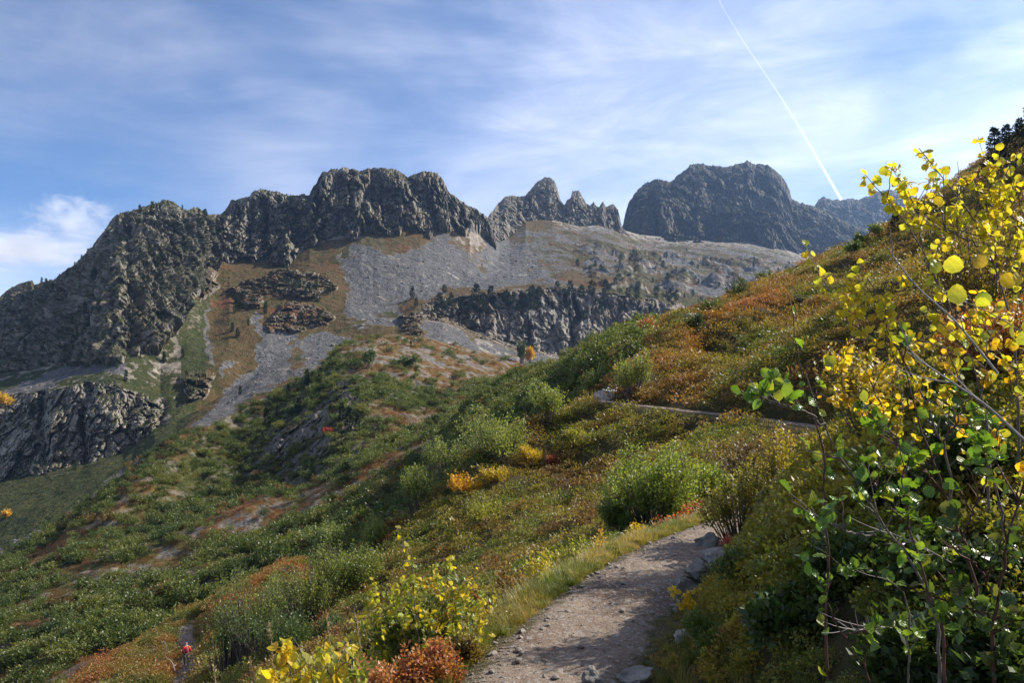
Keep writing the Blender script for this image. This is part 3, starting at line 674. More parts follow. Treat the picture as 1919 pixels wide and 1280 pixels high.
def shrub_geo(seed, twigs, per, ln, H=1.0, R=.8, lobes=5, erect=.0):
    """leaves and stems of a many-stemmed shrub: clumped, uneven dome, leaves along the outer half of every twig"""
    g = np.random.default_rng(seed)
    la = g.uniform(0, 2 * np.pi, lobes); lr = R * g.uniform(.25, .75, lobes); lh = H * g.uniform(.62, 1.05, lobes); lw = R * g.uniform(.28, .5, lobes)
    C = []; A = []; paths = []; rad = []
    for i in range(twigs):
        k = g.integers(lobes)
        th = g.uniform(0, 2 * np.pi); ph = math.acos(g.uniform(-.25, 1))
        tip = np.array([lr[k] * math.cos(la[k]), lr[k] * math.sin(la[k]), lh[k] - lw[k] * .8]) + lw[k] * g.uniform(.75, 1.12) * np.array([math.sin(ph) * math.cos(th), math.sin(ph) * math.sin(th), math.cos(ph) * (1.0 + erect)])
        tip[2] = max(tip[2], .06 * H)
        base = np.array([tip[0] * .25 + g.normal() * .05 * R, tip[1] * .25 + g.normal() * .05 * R, -.05 * H])
        mid = base * .45 + tip * .55 + np.array([tip[0] * .12, tip[1] * .12, .08 * H]) * g.uniform(.2, 1.4) + g.normal(size=3) * .03 * R
        t = np.linspace(0, 1, 7)[:, None]; q = base * (1 - t) ** 2 + 2 * mid * t * (1 - t) + tip * t ** 2
        paths.append(q); rad.append(np.linspace(.010, .002, 7) * H)
        m = per; tt = g.uniform(.45, 1.03, m)[:, None]; pt = base * (1 - tt) ** 2 + 2 * mid * tt * (1 - tt) + tip * tt ** 2
        d = unit(2 * (1 - tt) * (mid - base) + 2 * tt * (tip - mid))
        off = g.normal(size=(m, 3)); off = unit(off - (off * d).sum(1, keepdims=True) * d)
        C.append(pt + off * .02 * R + g.normal(size=(m, 3)) * ln * .35); A.append(unit(d * g.uniform(.2, 1.0, (m, 1)) + off * .9 + np.array([0, 0, .2])))
    C = np.concatenate(C); A = np.concatenate(A); n = len(C)
    N = unit(g.normal(size=(n, 3)) * .7 + np.array([0, 0, .8]))
    L = ln * g.uniform(.6, 1.25, n)
    return leaf_quads(C, A, N, L, L * .62), (paths, rad)
def mound_geo(seed, n, ln, R=.5, H=.35, wd=.55):
    """low heath shrublet: small upright leaves over a rough mound"""
    g = np.random.default_rng(seed)
    r = R * np.sqrt(g.uniform(0, 1, n)); a = g.uniform(0, 2 * np.pi, n)
    x = r * np.cos(a); y = r * np.sin(a)
    top = H * (1 - (r / R) ** 2 * .75) * (.75 + .45 * np.sin(3 * a + seed) * np.cos(5 * x / R + seed))
    z = top * g.uniform(.25, 1.1, n)
    C = np.stack([x, y, z], -1); A = unit(np.stack([x / R, y / R, np.full(n, .5)], -1) * .8 + g.normal(size=(n, 3)) * .6)
    N = unit(g.normal(size=(n, 3)) + np.array([0, 0, .6])); L = ln * g.uniform(.6, 1.4, n)
    return leaf_quads(C, A, N, L, L * wd)
def conifer_geo(seed, H=1.0, R=.24, whorls=14, arms=6, per=7, nl=.085, bare=.08, shape='pine'):
    """conifer of drooping branch sprays with gaps between the whorls"""
    g = np.random.default_rng(seed); C = []; A = []; paths = [np.array([[0, 0, -.04], [g.normal() * .01, g.normal() * .01, .5], [0, 0, .98]]) * H]; rad = [np.array([.028, .018, .003]) * H]
    for w in range(whorls):
        f = (w + g.uniform(0, .8)) / whorls; z = H * (bare + (1 - bare) * f)
        rr = R * H * ((1 - f) ** .75 * (.55 + .45 * min(1, f * 5 + .3)) if shape == 'spruce' else (min(1, (1.02 - f) * 2.1) ** .8 * (.62 + .38 * math.sin(f * 3.1))))
        for k in range(arms):
            if g.uniform() < .13: continue
            a = g.uniform(0, 2 * np.pi); l = rr * g.uniform(.55, 1.2) + .02 * H
            d = np.array([math.cos(a), math.sin(a), g.uniform(-.15, .45) if shape != 'spruce' else g.uniform(-.35, .1)]); tip = np.array([0, 0, z]) + d * l
            if w % 2 == 0: paths.append(np.stack([[0, 0, z], tip])); rad.append(np.array([.007, .002]) * H)
            t = g.uniform(.25, 1.05, per)[:, None]; pt = np.array([0, 0, z]) * (1 - t) + tip * t + g.normal(size=(per, 3)) * .018 * H
            C.append(pt); A.append(unit(d * .9 + g.normal(size=(per, 3)) * .5 + np.array([0, 0, .25])))
    C = np.concatenate(C); A = np.concatenate(A); N = unit(g.normal(size=C.shape) + np.array([0, 0, .8])); L = nl * H * g.uniform(.6, 1.3, len(C))
    return leaf_quads(C, A, N, L, L * .5), (paths, rad)

# ---- scattering of uncountable cover: points with attributes + Instance on Points
def cover(name, label, P, scl, col, idx, temps, rz=None, tilt=.0, kind='stuff'):
    n = len(P); g = np.random.default_rng(len(name) + n)
    me = bpy.data.meshes.new(name); me.vertices.add(n); me.vertices.foreach_set('co', np.asarray(P, np.float32).ravel())
    rot = np.stack([g.normal(size=n) * tilt, g.normal(size=n) * tilt, g.uniform(0, 6.28, n) if rz is None else rz], -1)
    attr(me, 'rot', rot); attr(me, 'scl', scl)
    a = me.attributes.new('col', 'FLOAT_COLOR', 'POINT'); a.data.foreach_set('color', np.concatenate([col, np.ones((n, 1))], 1).astype(np.float32).ravel())
    a = me.attributes.new('idx', 'INT', 'POINT'); a.data.foreach_set('value', np.asarray(idx, np.int32))
    tc = bpy.data.collections.new(name + '_templates')
    for i, t in enumerate(temps):
        o = bpy.data.objects.new('%s_template_%02d' % (name, i), t); tc.objects.link(o)
    ng = bpy.data.node_groups.new(name + '_scatter', 'GeometryNodeTree')
    ng.interface.new_socket('Geometry', in_out='INPUT', socket_type='NodeSocketGeometry'); ng.interface.new_socket('Geometry', in_out='OUTPUT', socket_type='NodeSocketGeometry')
    N = ng.nodes.new; L = ng.links.new
    gi = N('NodeGroupInput'); go = N('NodeGroupOutput'); ip = N('GeometryNodeInstanceOnPoints'); ci = N('GeometryNodeCollectionInfo')
    ci.inputs['Collection'].default_value = tc; ci.inputs['Separate Children'].default_value = True; ci.inputs['Reset Children'].default_value = True
    def na(nm, t):
        q = N('GeometryNodeInputNamedAttribute'); q.data_type = t; q.inputs['Name'].default_value = nm; return q.outputs['Attribute']
    e = N('FunctionNodeEulerToRotation'); L(na('rot', 'FLOAT_VECTOR'), e.inputs[0])
    ip.inputs['Pick Instance'].default_value = True
    L(gi.outputs[0], ip.inputs['Points']); L(ci.outputs[0], ip.inputs['Instance']); L(na('idx', 'INT'), ip.inputs['Instance Index'])
    L(e.outputs[0], ip.inputs['Rotation']); L(na('scl', 'FLOAT'), ip.inputs['Scale']); L(ip.outputs[0], go.inputs[0])
    o = link(name, me); m = o.modifiers.new('scatter', 'NODES'); m.node_group = ng
    tag(o, label, None, None, kind); return o
def sample(P, dens, rng, lift=2.0, extra=None, lim=(-120, 2040)):
    """random points on a vertex-grid sheet where it is seen; dens(P cell centres) = points per square metre"""
    C = (P[:-1, :-1] + P[1:, :-1] + P[:-1, 1:] + P[1:, 1:]) / 4
    e1 = P[1:, :-1] - P[:-1, :-1]; e2 = P[:-1, 1:] - P[:-1, :-1]
    area = np.linalg.norm(np.cross(e1, e2), axis=-1)
    D = C[..., 1]; px, py = project(C)
    up = C.copy(); up[..., 2] += lift; _, pyu = project(up)
    near_last = D[-1].mean() < D[0].mean()
    q = py[::-1] if near_last else py
    run = np.minimum.accumulate(np.concatenate([np.full((1, q.shape[1]), 5000.), q[:-1]]), axis=0)
    run = run[::-1] if near_last else run
    vis = (pyu < run + 2) & (px > lim[0]) & (px < lim[1]) & (py < 1420) & (C[..., 1] > 1)
    lam = np.where(vis, area * dens(C, px, py), 0)
    if extra is not None: lam = lam * (extra[:-1, :-1])
    k = rng.poisson(lam); ii = np.repeat(np.arange(k.size), k.ravel()); r, c = np.unravel_index(ii, k.shape)
    u = rng.uniform(size=(len(r), 1)); v = rng.uniform(size=(len(r), 1))
    Q = (P[r, c] * (1 - u) + P[r + 1, c] * u) * (1 - v) + (P[r, c + 1] * (1 - u) + P[r + 1, c + 1] * u) * v
    return Q, r, c
def pal(t, cols):
    c = np.array(cols, float); k = np.linspace(0, 1, len(c)); t = np.clip(t, 0, 1)
    return np.stack([np.interp(t, k, c[:, i]) for i in range(3)], -1)
def lerp3(m, a, b): return a * (1 - m[:, None]) + b * m[:, None]
# ------------------------------------------------------------------ heath cover of the near slope
HEATH_T = []
for i in range(5):
    v, f = mound_geo(20 + i, 150, .075); HEATH_T.append(mesh_np('heath_tuft', v, f, [ML_INS]))
FINE_T = []
for i in range(5):
    v, f = mound_geo(40 + i, 430, .078, .5, .46); FINE_T.append(mesh_np('heath_tuft', v, f, [ML_INS]))
def heath_colour(Q):
    x, y, z = Q.T; px, py = project(Q); r = np.hypot(x, y)
    n1 = fbm(x / 5., y / 5., 0, 3); n2 = fbm(x / 1.3, y / 1.3, 3, 3); n3 = RNG.normal(size=len(x)) * .10
    t = .5 + .42 * n1 + .30 * n2 + n3
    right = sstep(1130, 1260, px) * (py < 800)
    edge = np.exp(-((py - np.interp(px, [1180, 1250, 1300, 1400, 1500], [690, 650, 615, 560, 510]) - 18) / 30.) ** 2) * right * (px < 1480)
    A = pal(t, [(.045, .075, .015), (.075, .100, .020), (.125, .130, .026), (.175, .130, .030), (.125, .068, .028), (.10, .050, .028)])       # olive flank
    B = pal(t, [(.040, .058, .014), (.085, .090, .020), (.150, .128, .028), (.185, .115, .028), (.150, .076, .026), (.10, .06, .022)])         # ochre and rust slope
    E = pal(t, [(.16, .10, .028), (.22, .10, .032), (.25, .09, .035)])
    c = lerp3(np.clip(right * (.75 + .5 * n1), 0, 1), A, B); c = lerp3(np.clip(edge * (.75 + .6 * n1), 0, 1), c, E)
    far = sstep(45, 60, y) * (px < 900)                                                                                   # orange heath round the lower trail
    c = lerp3(far * np.clip(.45 + n1, 0, 1), c, pal(t, [(.10, .085, .02), (.20, .10, .03), (.27, .10, .035)]))
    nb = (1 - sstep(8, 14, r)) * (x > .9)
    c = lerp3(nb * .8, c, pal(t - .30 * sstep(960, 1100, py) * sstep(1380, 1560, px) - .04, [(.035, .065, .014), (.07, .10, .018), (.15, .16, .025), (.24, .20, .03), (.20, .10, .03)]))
    return c * 1.25
def build_heath():
    px0, P = NEAR
    dist, _ = near_line(P[..., 0], P[..., 1], TR); d2, _ = near_line(P[..., 0], P[..., 1], LO)
    r = np.hypot(P[..., 0], P[..., 1])
    clear = np.where(P[..., 1] > 20, sstep(.44, .86, dist), sstep(.42, .80, dist)) * sstep(.75, 1.3, d2)
    def d_far(C, px, py):
        q = np.hypot(C[..., 0], C[..., 1]); return np.where(q > 13, np.clip(9.0 * (22 / q) ** 1.15, .9, 12), 0)
    Q, ri, ci = sample(P, d_far, np.random.default_rng(1), 1.0, clear)
    q = np.hypot(Q[:, 0], Q[:, 1]); g = np.random.default_rng(2)
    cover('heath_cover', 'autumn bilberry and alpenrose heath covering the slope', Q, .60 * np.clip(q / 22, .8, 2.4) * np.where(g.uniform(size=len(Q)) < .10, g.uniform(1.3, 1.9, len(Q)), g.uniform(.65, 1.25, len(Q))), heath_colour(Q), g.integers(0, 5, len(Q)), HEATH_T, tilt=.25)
    def d_near(C, px, py):
        q = np.hypot(C[..., 0], C[..., 1]); return np.where((q > 2.2) & (q <= 13.5), np.clip(26 * (6 / q), 11, 44), 0) * (1 + 1.2 * np.exp(-(near_line(C[..., 0], C[..., 1], TR[::3])[0] / 1.3) ** 2))
    Q2, _, _ = sample(P, d_near, np.random.default_rng(3), 1.0, clear * ((r < 14) * 1.0))
    q = np.hypot(Q2[:, 0], Q2[:, 1])
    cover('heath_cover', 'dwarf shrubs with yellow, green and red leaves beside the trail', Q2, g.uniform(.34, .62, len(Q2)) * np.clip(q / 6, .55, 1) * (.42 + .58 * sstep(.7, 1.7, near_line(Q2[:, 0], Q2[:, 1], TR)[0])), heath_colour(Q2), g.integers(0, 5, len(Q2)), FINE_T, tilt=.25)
    print('heath', len(Q), len(Q2))
build_heath()

# ------------------------------------------------------------------ shrubs of the valley side
def shrub_mesh(seed, twigs, per, ln, mats, **k):
    (v, f), st = shrub_geo(seed, twigs, per, ln, **k)
    return mesh_np('foliage', v, f, mats)
ALDER_FAR = [shrub_mesh(60 + i, 46, 11, .135, [ML_OBJ], H=1.0, R=.95, lobes=7) for i in range(5)]
ALDER_FAR_I = []
for m in ALDER_FAR:
    q = m.copy(); q.materials[0] = ML_INS; ALDER_FAR_I.append(q)
def alder_colour(Q, g):
    t = .5 + .5 * fbm(Q[:, 0] / 14, Q[:, 1] / 14, 0, 3) + g.normal(size=len(Q)) * .16
    c = pal(t, [(.034, .056, .014), (.058, .084, .020), (.098, .118, .028), (.14, .145, .036)])
    odd = g.uniform(size=len(Q)) < .035
    c[odd] = np.array([.13, .085, .03]); return c * 1.15, odd
def build_alders():
    g = np.random.default_rng(11)
    px, P, V, X, rock, rust, face = HILL
    x, y = P[..., 0], P[..., 1]
    nl = fbm(x / 30, y / 30, 5, 3); nm = fbm(x / 9, y / 9, 2, 3)
    dense = sstep(-.35, .12, nl + .5 * nm + .36 - .55 * rust - .5 * rock)
    knoll = sstep(630, 700, X) * (V < 2.1); ribl = np.exp(-((V - 4.0) / .30) ** 2)
    dense = dense * (1 - .70 * knoll) * (1 - .75 * ribl) * (1 - .6 * face) * (V > 1.02)
    dense = np.maximum(dense, .9 * sstep(1.02, 1.1, V) * (1 - sstep(1.6, 2.0, V)) * (X < 640) * (nm > -.35))
    Q, _, _ = sample(P, lambda C, a, b: .16 * np.clip(300 / C[..., 1], 1, 2.2), g, 3.0, dense)
    px2, P2, V2, X2 = RIDGE
    x2, y2 = P2[..., 0], P2[..., 1]; n2 = fbm(x2 / 14, y2 / 14, 5, 3)
    d2 = np.where(X2 < 1230, sstep(-.5, -.1, n2 + .25), sstep(.05, .3, n2) * .35) * (V2 > .98)
    R, _, _ = sample(P2, lambda C, a, b: .30 + 0 * a, g, 3.0, d2)
    nh = len(Q); A = np.concatenate([Q, R]); s = np.concatenate([g.uniform(1.0, 1.8, nh) * g.choice([.8, 1.1, 1.5, 2.1], nh), g.uniform(1.0, 2.4, len(R))])
    c, odd = alder_colour(A, g); show = s / np.linalg.norm(A, axis=1); order = np.argsort(-show); top = set(order[:240].tolist())
    rest = np.array([i for i in range(len(A)) if i not in top])
    cover('shrubbery', 'green alder thicket covering the valley side', A[rest], s[rest], c[rest], g.integers(0, 5, len(rest)), ALDER_FAR_I, tilt=.08)
    for i in order[:240]:
        o = link('alder_shrub', ALDER_FAR[int(g.integers(5))]); o.location = A[i]; o.scale = (s[i],) * 3; o.rotation_euler = (0, 0, g.uniform(0, 6.28)); o.color = (*c[i], 1)
        sz = 'tall spreading' if s[i] > 2.2 else 'rounded' if s[i] > 1.3 else 'small'; hue = 'rusty brown' if odd[i] else 'pale green' if c[i].sum() > .24 else 'mid green' if c[i].sum() > .19 else 'dark green'
        ppx, ppy = project(A[i]); sz = sz.split()[0]
        where = 'at the far left' if ppx < 250 else 'behind the lower trail' if ppx < 430 else 'below the dark rock face' if ppx < 640 else 'below the rocky knoll' if ppx < 840 else 'close behind the spur'
        hi = 'high' if ppy < np.interp(ppx, [0, 400, 640, 900], [1130, 960, 890, 790]) else 'low'
        if i < nh: tag(o, '%s %s alder shrub %s on the valley side, %s' % (sz, hue, hi, where), 'shrub', 'alder shrubs across the little valley')
        else: tag(o, '%s %s alder shrub on the shoulder behind the trail bend, %s' % (sz, hue, 'near the golden birch' if ppx < 1080 else 'above the willow' if ppx < 1230 else 'along its skyline'), 'shrub', 'alder shrubs on the shoulder behind the trail')
    print('alder', len(A))
build_alders()
# low rust and olive heath on the valley side
def build_hill_heath():
    g = np.random.default_rng(12)
    px, P, V, X, rock, rust, face = HILL
    w = (V > 1.0) * np.clip(1 - 1.3 * rock, 0, 1)
    Q, r, c = sample(P, lambda C, a, b: .5 * np.clip(230 / C[..., 1], .6, 2), g, 1.0, w)
    t = .5 + .5 * fbm(Q[:, 0] / 7, Q[:, 1] / 7, 0, 3) + g.normal(size=len(Q)) * .12
    rr = rust[r, c]
    col = lerp3(rr, pal(t, [(.045, .055, .016), (.075, .075, .022), (.11, .085, .028)]), pal(t, [(.10, .075, .025), (.19, .085, .028), (.25, .085, .032), (.16, .06, .03)]))
    px2, P2, V2, X2 = RIDGE
    Q2, r2, c2 = sample(P2, lambda C, a, b: .9 + 0 * a, g, 1.0, (V2 > .98) * 1.0)
    t2 = .5 + .5 * fbm(Q2[:, 0] / 7, Q2[:, 1] / 7, 0, 3) + g.normal(size=len(Q2)) * .12
    col2 = pal(t2, [(.06, .065, .018), (.14, .085, .028), (.22, .085, .03), (.16, .06, .03)])
    A = np.concatenate([Q, Q2]); cc = np.concatenate([col, col2])
    cover('heath_cover', 'rust red and olive heath between the alders', A, g.uniform(1.0, 2.2, len(A)), cc, g.integers(0, 5, len(A)), HEATH_T, tilt=.2)
    print('hill heath', len(A))
build_hill_heath()
# ------------------------------------------------------------------ the trail
def mat_path():
    g = NG('trodden_earth'); p = g.pos()
    n1 = g.noise(p, .9, 4, .6); n2 = g.noise(p, 9, 6, .7); n3 = g.noise(p, 70, 4, .75)
    v = g.vor(p, 42, 'F1', 'Color'); bw = g.n('ShaderNodeRGBToBW'); g.l(v, bw.inputs[0])
    c = g.mix(g.rng(n2, .35, .65), (.185, .135, .098), (.265, .205, .155))
    c = g.mix(g.rng(n1, .50, .60, 0, .8), c, (.12, .075, .052))            # damp darker soil
    c = g.mix(g.rng(n3, .5, .7, 0, .7), c, (.36, .295, .235))
    c = g.mix(g.rng(bw.outputs[0], .62, .8, 0, .75), c, (.33, .30, .27))
    ed = g.math('ADD', g.att('edge'), g.math('MULTIPLY', g.math('SUBTRACT', g.math('ADD', n2, g.math('MULTIPLY', n3, .5)), .75), .9))
    gr = g.mix(g.rng(n3, .35, .6), (.045, .050, .018), (.12, .095, .05))      # turf and litter creeping in from the sides
    c = g.mix(g.rng(ed, .60, .72), c, gr)
    h = g.math('ADD', g.math('MULTIPLY', n2, 2.0), g.math('ADD', n3, g.math('MULTIPLY', bw.outputs[0], .8)))
    return g.fin(g.principled(c, .95, g.bump(h, 1.0, .018), .15))
M_PATH = mat_path()
def ribbon(name, T, half, lift, label, nx=15, wob=.12):
    d = np.gradient(T, axis=0); n = np.stack([d[:, 1], -d[:, 0], 0 * d[:, 0]], -1); n = unit(n)
    s = np.linspace(-1, 1, nx); k = np.arange(len(T)) * .12
    ww = half + 0 * k; wl = wr = ww
    w = s[None] * ww[:, None]
    P = T[:, None] + n[:, None] * w[..., None]
    gz_ = ground(P[..., 0], P[..., 1]); a = np.abs(s[None])
    z = T[:, 2][:, None] - .012 + .020 * fbm(P[..., 0] / .5, P[..., 1] / .5, 0, 3) + .012 * fbm(P[..., 0] / .10, P[..., 1] / .10, 0, 3)
    m = sstep(.35, .85, a); z = z * (1 - m) + (np.maximum(gz_, T[:, 2][:, None] - .35) + .014) * m
    P[..., 2] = np.where(a > .97, z - .12, z)
    me = mesh_np(name, P, grid_faces(*w.shape), [M_PATH], True)
    attr(me, 'edge', (a * 1.0 + 0 * w + .16 * fbm(P[..., 0] / .45, P[..., 1] / .45, 4, 3)).ravel())
    return tag(link(name, me), label, 'path', None, 'structure')
NT = TR[(TR[:, 1] > -8)]
PATH = ribbon('path', resample(TRAIL[TRAIL[:, 1] < 12.], .045)[:], .62, .045, 'narrow dirt and gravel trail leading up from the bottom of the view', 41)
kb = TR[(TR[:, 1] > 11.2)]
ribbon('path', kb, .44, .05, 'far stretch of the trail curving round the spur')
ribbon('path', LO, 1.0, .05, 'lower stretch of the trail winding down the slope', 15)

# ---- stones
def mat_rock(name, a, b, sc):
    g = NG(name); p = g.obj(); n = g.noise(p, sc, 6, .65); n2 = g.noise(p, sc * 5, 4, .7)
    c = g.mix(g.rng(n, .35, .65), a, b); c = g.mix(g.rng(n2, .55, .75, 0, .5), c, (.09, .085, .06))
    return g.fin(g.principled(c, .85, g.bump(g.math('ADD', n, g.math('MULTIPLY', n2, .4)), .7, .02), .25))
M_STONE = mat_rock('pale_stone', (.20, .17, .145), (.42, .37, .32), 9); M_DARK = mat_rock('lichen_rock', (.10, .095, .085), (.27, .25, .22), 5)
def rock_geo(seed, sub, sc, rough=.35):
    import bmesh
    bm = bmesh.new(); bmesh.ops.create_icosphere(bm, subdivisions=sub, radius=1.0)
    V = np.array([v.co[:] for v in bm.verts]); F = np.array([[v.index for v in f.verts] for f in bm.faces]); bm.free()
    g = np.random.default_rng(seed)
    for _ in range(7):                                     # broken faces
        n = unit(g.normal(size=3)); d = g.uniform(.55, .85); k = V @ n - d; V = V - np.outer(np.maximum(k, 0), n)
    V = V * (1 + rough * fbm(V[:, 0] * 1.3 + seed, V[:, 1] * 1.3, V[:, 2] * 1.3, 3)[:, None])
    return V * np.array(sc), F
STONES = []
for i in range(6):
    v, f = rock_geo(200 + i, 2, (1, .75, .5), .3); STONES.append(mesh_np('stone', v, f, [M_STONE]))
def gz2(p, tz, s):
    m = float(sstep(.35, .85, s)); return (tz - .008) * (1 - m) + (gz(p[0], p[1]) + .016) * m
def build_stones():
    g = np.random.default_rng(31)
    T = resample(TRAIL[TRAIL[:, 1] < 12.], .06); T = T[(T[:, 1] > 3.9) & (T[:, 1] < 9.8)]
    d = np.gradient(T, axis=0); n = unit(np.stack([d[:, 1], -d[:, 0], 0 * d[:, 0]], -1))
    def spot(big):
        i = int(len(T) * g.uniform() ** 1.4); s = -1 if g.uniform() < .70 else 1
        o = s * np.clip(g.normal(.38, .08), .10, .58) if g.uniform() < .80 else g.uniform(-.36, .36)
        p = T[i] + n[i] * o; return p, gz2(p, T[i, 2], abs(o) / .62)
    for k in range(150):
        p, z = spot(True); r = .011 + .024 * g.uniform() ** 2.5 + (.014 if g.uniform() < .08 else 0)
        o = link('stone', STONES[int(g.integers(6))], PATH, (p[0], p[1], z + r * .22)); o.scale = (r, r, r); o.rotation_euler = (g.normal() * .2, g.normal() * .2, g.uniform(0, 6.28))
    Q = []; R = []
    for k in range(4200):
        p, z = spot(False); Q.append((p[0], p[1], z + .001)); R.append(.003 + .007 * g.uniform() ** 2)
    cover('gravel', 'small gravel strewn along the trail edges', np.array(Q), np.array(R), np.ones((len(Q), 3)) * .3, g.integers(0, 6, len(Q)), STONES, tilt=.3)
build_stones()
def find(px, py, dmin=2.0):
    for k in range(12):
        q = near_hit(px, py + 4 * k, dmin); h = hit(px, py + 4 * k)
        if q is None or (h is not None and h[1] < q[1] - .5): q = h
        if q is not None: return q
def boulder(px, py, D, wpx, hpx, seed, label, mat, flat=1.0, rz=0.0):
    p = at(px, py, D); sc = D / FPX
    v, f = rock_geo(seed, 4, (wpx * sc / 2 * 1.15, wpx * sc / 2 * .9, hpx * sc / 2 * 1.25), .3)
    z = gz(p[0], p[1])
    o = link('rock', mesh_np('rock', v, f, [mat])); o.location = (p[0], p[1], max(z, p[2] - hpx * sc * .1) + hpx * sc * .25 * flat); o.rotation_euler = (.1, -.15, rz)
    tag(o, label, 'rock', 'rocks at the uphill edge of the trail'); return o
boulder(1286, 1122, 5.9, 56, 52, 301, 'dark lichen grey boulder with a small yellow aspen in front', M_DARK, 1.0, .4)
boulder(1306, 1076, 6.7, 46, 34, 302, 'grey rock just beyond the dark boulder at the edge of the trail', M_DARK, 1.0, 1.0)
boulder(1350, 1048, 7.3, 84, 24, 303, 'long flat grey slab rock at the trail edge', M_DARK, .6, .5)
boulder(1325, 1020, 8.0, 44, 30, 304, 'small grey rock where the trail goes out of sight', M_DARK, .8, .2)
boulder(1283, 1196, 4.75, 36, 18, 305, 'small pale flat stone lying in the moss below the boulder', M_STONE, .8, .3)
boulder(1110, 1268, 4.45, 40, 26, 306, 'brown grey stone sunk in the path at the bottom of the view', M_DARK, .2, .6)
boulder(1190, 1262, 4.45, 60, 16, 307, 'flat dark rock step across the right side of the path', M_DARK, .1, .1)
for i, (px, py, w, h, lb) in enumerate(((1135, 738, 44, 26, 'pale broken rock beside the trail where it rounds the spur'), (1112, 728, 26, 16, 'pale rock behind the round spur of the trail'),
                                        (1215, 672, 50, 12, 'low grey slab poking out of the orange heath edge'), (1285, 668, 22, 16, 'small grey rock half buried in the ochre heath slope'),
                                        (1290, 600, 44, 18, 'pale flat rock among shrubs on the shoulder skyline'), (1472, 517, 22, 9, 'dark rounded boulder on the rust coloured skyline'))):
    q = find(px, py, 12)
    sc = q[1] / FPX; v, f = rock_geo(330 + i, 3, (w * sc / 2, w * sc / 2 * .8, h * sc / 2 * 1.3), .35)
    o = link('rock', mesh_np('rock', v, f, [M_STONE if i < 2 or i == 4 else M_DARK])); o.location = q + np.array([0, 0, h * sc * .12]); tag(o, lb, 'rock')

# ---- blocks on the scree
def build_blocks():
    g = np.random.default_rng(35); P, scree, X, V = BASIN
    m = mat_rock('scree_block', (.085, .082, .08), (.23, .22, .205), 1.2); T = []
    for q in STONES[:4]:
        c = q.copy(); c.materials[0] = m; T.append(c)
    clump = sstep(-.1, .5, fbm(P[..., 0] / 30, P[..., 1] / 30, 6, 3))
    low = sstep(1.2, 2.0, V)
    Q, r, c = sample(P, lambda C, a, b: .020 * np.clip(700 / C[..., 1], .3, 1.6), g, 3.0, scree * (.25 + clump) * (.35 + .65 * low) + .12 * (X > 1000) * clump)
    cover('scree_rubble', 'grey blocks strewn over the scree fans', Q, .75 * np.exp(g.normal(size=len(Q)) * .55) * np.clip(Q[:, 1] / 700, .8, 1.6), np.ones((len(Q), 3)) * .2, g.integers(0, 4, len(Q)), T, tilt=.5); print('blocks', len(Q))
build_blocks()
# ---- grass
def grass_geo(seed, n, H, R, wd=.0035, seedhead=False):
    g = np.random.default_rng(seed); V = []; F = []; o = 0
    for i in range(n):
        a = g.uniform(0, 6.28); b = np.array([math.cos(a), math.sin(a), 0]) * R * g.uniform(0, 1) ** .7; h = H * g.uniform(.45, 1.1)
        l = unit(np.array([b[0] / R + g.normal() * .5, b[1] / R + g.normal() * .5, 0])); bend = h * g.uniform(.1, .75); side = np.array([-l[1], l[0], 0]) * wd * g.uniform(.6, 1.3)
        t = np.array([0, .35, .7, 1.0]); c = b + l * bend * (t ** 2)[:, None] + np.array([0, 0, 1]) * h * (t - .22 * t ** 3 * (bend / h))[:, None]
        w = np.array([1, .9, .6, .08])[:, None]
        V.append(np.stack([c - side * w, c + side * w], 1).reshape(-1, 3)); k = np.arange(3)[:, None] * 2
        F.append(np.concatenate([k, k + 1, k + 3, k + 2], 1) + o); o += 8
    return np.concatenate(V), np.concatenate(F)
GRASS = []
for i in range(4):
    v, f = grass_geo(70 + i, 90, .24, .13); GRASS.append(mesh_np('grass_tuft', v, f, [ML_INS]))
def build_grass():
    g = np.random.default_rng(41); px0, P = NEAR
    dist, _ = near_line(P[..., 0], P[..., 1], resample(TRAIL, .12))
    C = (P[:-1, :-1] + P[1:, 1:]) / 2
    T = TR[(TR[:, 1] > 2.5) & (TR[:, 1] < 11)]; d = np.gradient(T, axis=0); n = unit(np.stack([d[:, 1], -d[:, 0], 0 * d[:, 0]], -1))
    Q = []; Cc = []; Sc = []
    for k in range(2300):
        i = int(len(T) * g.uniform()); left = g.uniform() < .62
        o = -(.46 + abs(g.normal(0, .28)) + (.08 if T[i, 1] < 5.2 else 0)) if left else (.38 + abs(g.normal(0, .30)))
        p = T[i] + n[i] * o
        Q.append((p[0], p[1])); t = g.uniform()
        dense = fbm(np.array([p[0] / .8]), np.array([p[1] / .8]), 0, 2)[0]
        Cc.append(pal(np.array([.5 + .7 * dense + .2 * g.normal()]), [(.10, .14, .03), (.18, .19, .05), (.28, .23, .075), (.38, .29, .12)])[0] if left else pal(np.array([g.uniform()]), [(.06, .09, .02), (.13, .14, .035), (.24, .19, .07)])[0])
        Sc.append((.42 + .52 * g.uniform()) * (1.0 if left else .55) * min(1, .30 + abs(abs(o) - .42) * 2.2))
    Q = np.array(Q); z = ground(Q[:, 0], Q[:, 1])
    cover('grass', 'dry yellow and green grass along the trail edges', np.column_stack([Q, z]), np.array(Sc), np.array(Cc), g.integers(0, 4, len(Q)), GRASS, tilt=.1)
build_grass()

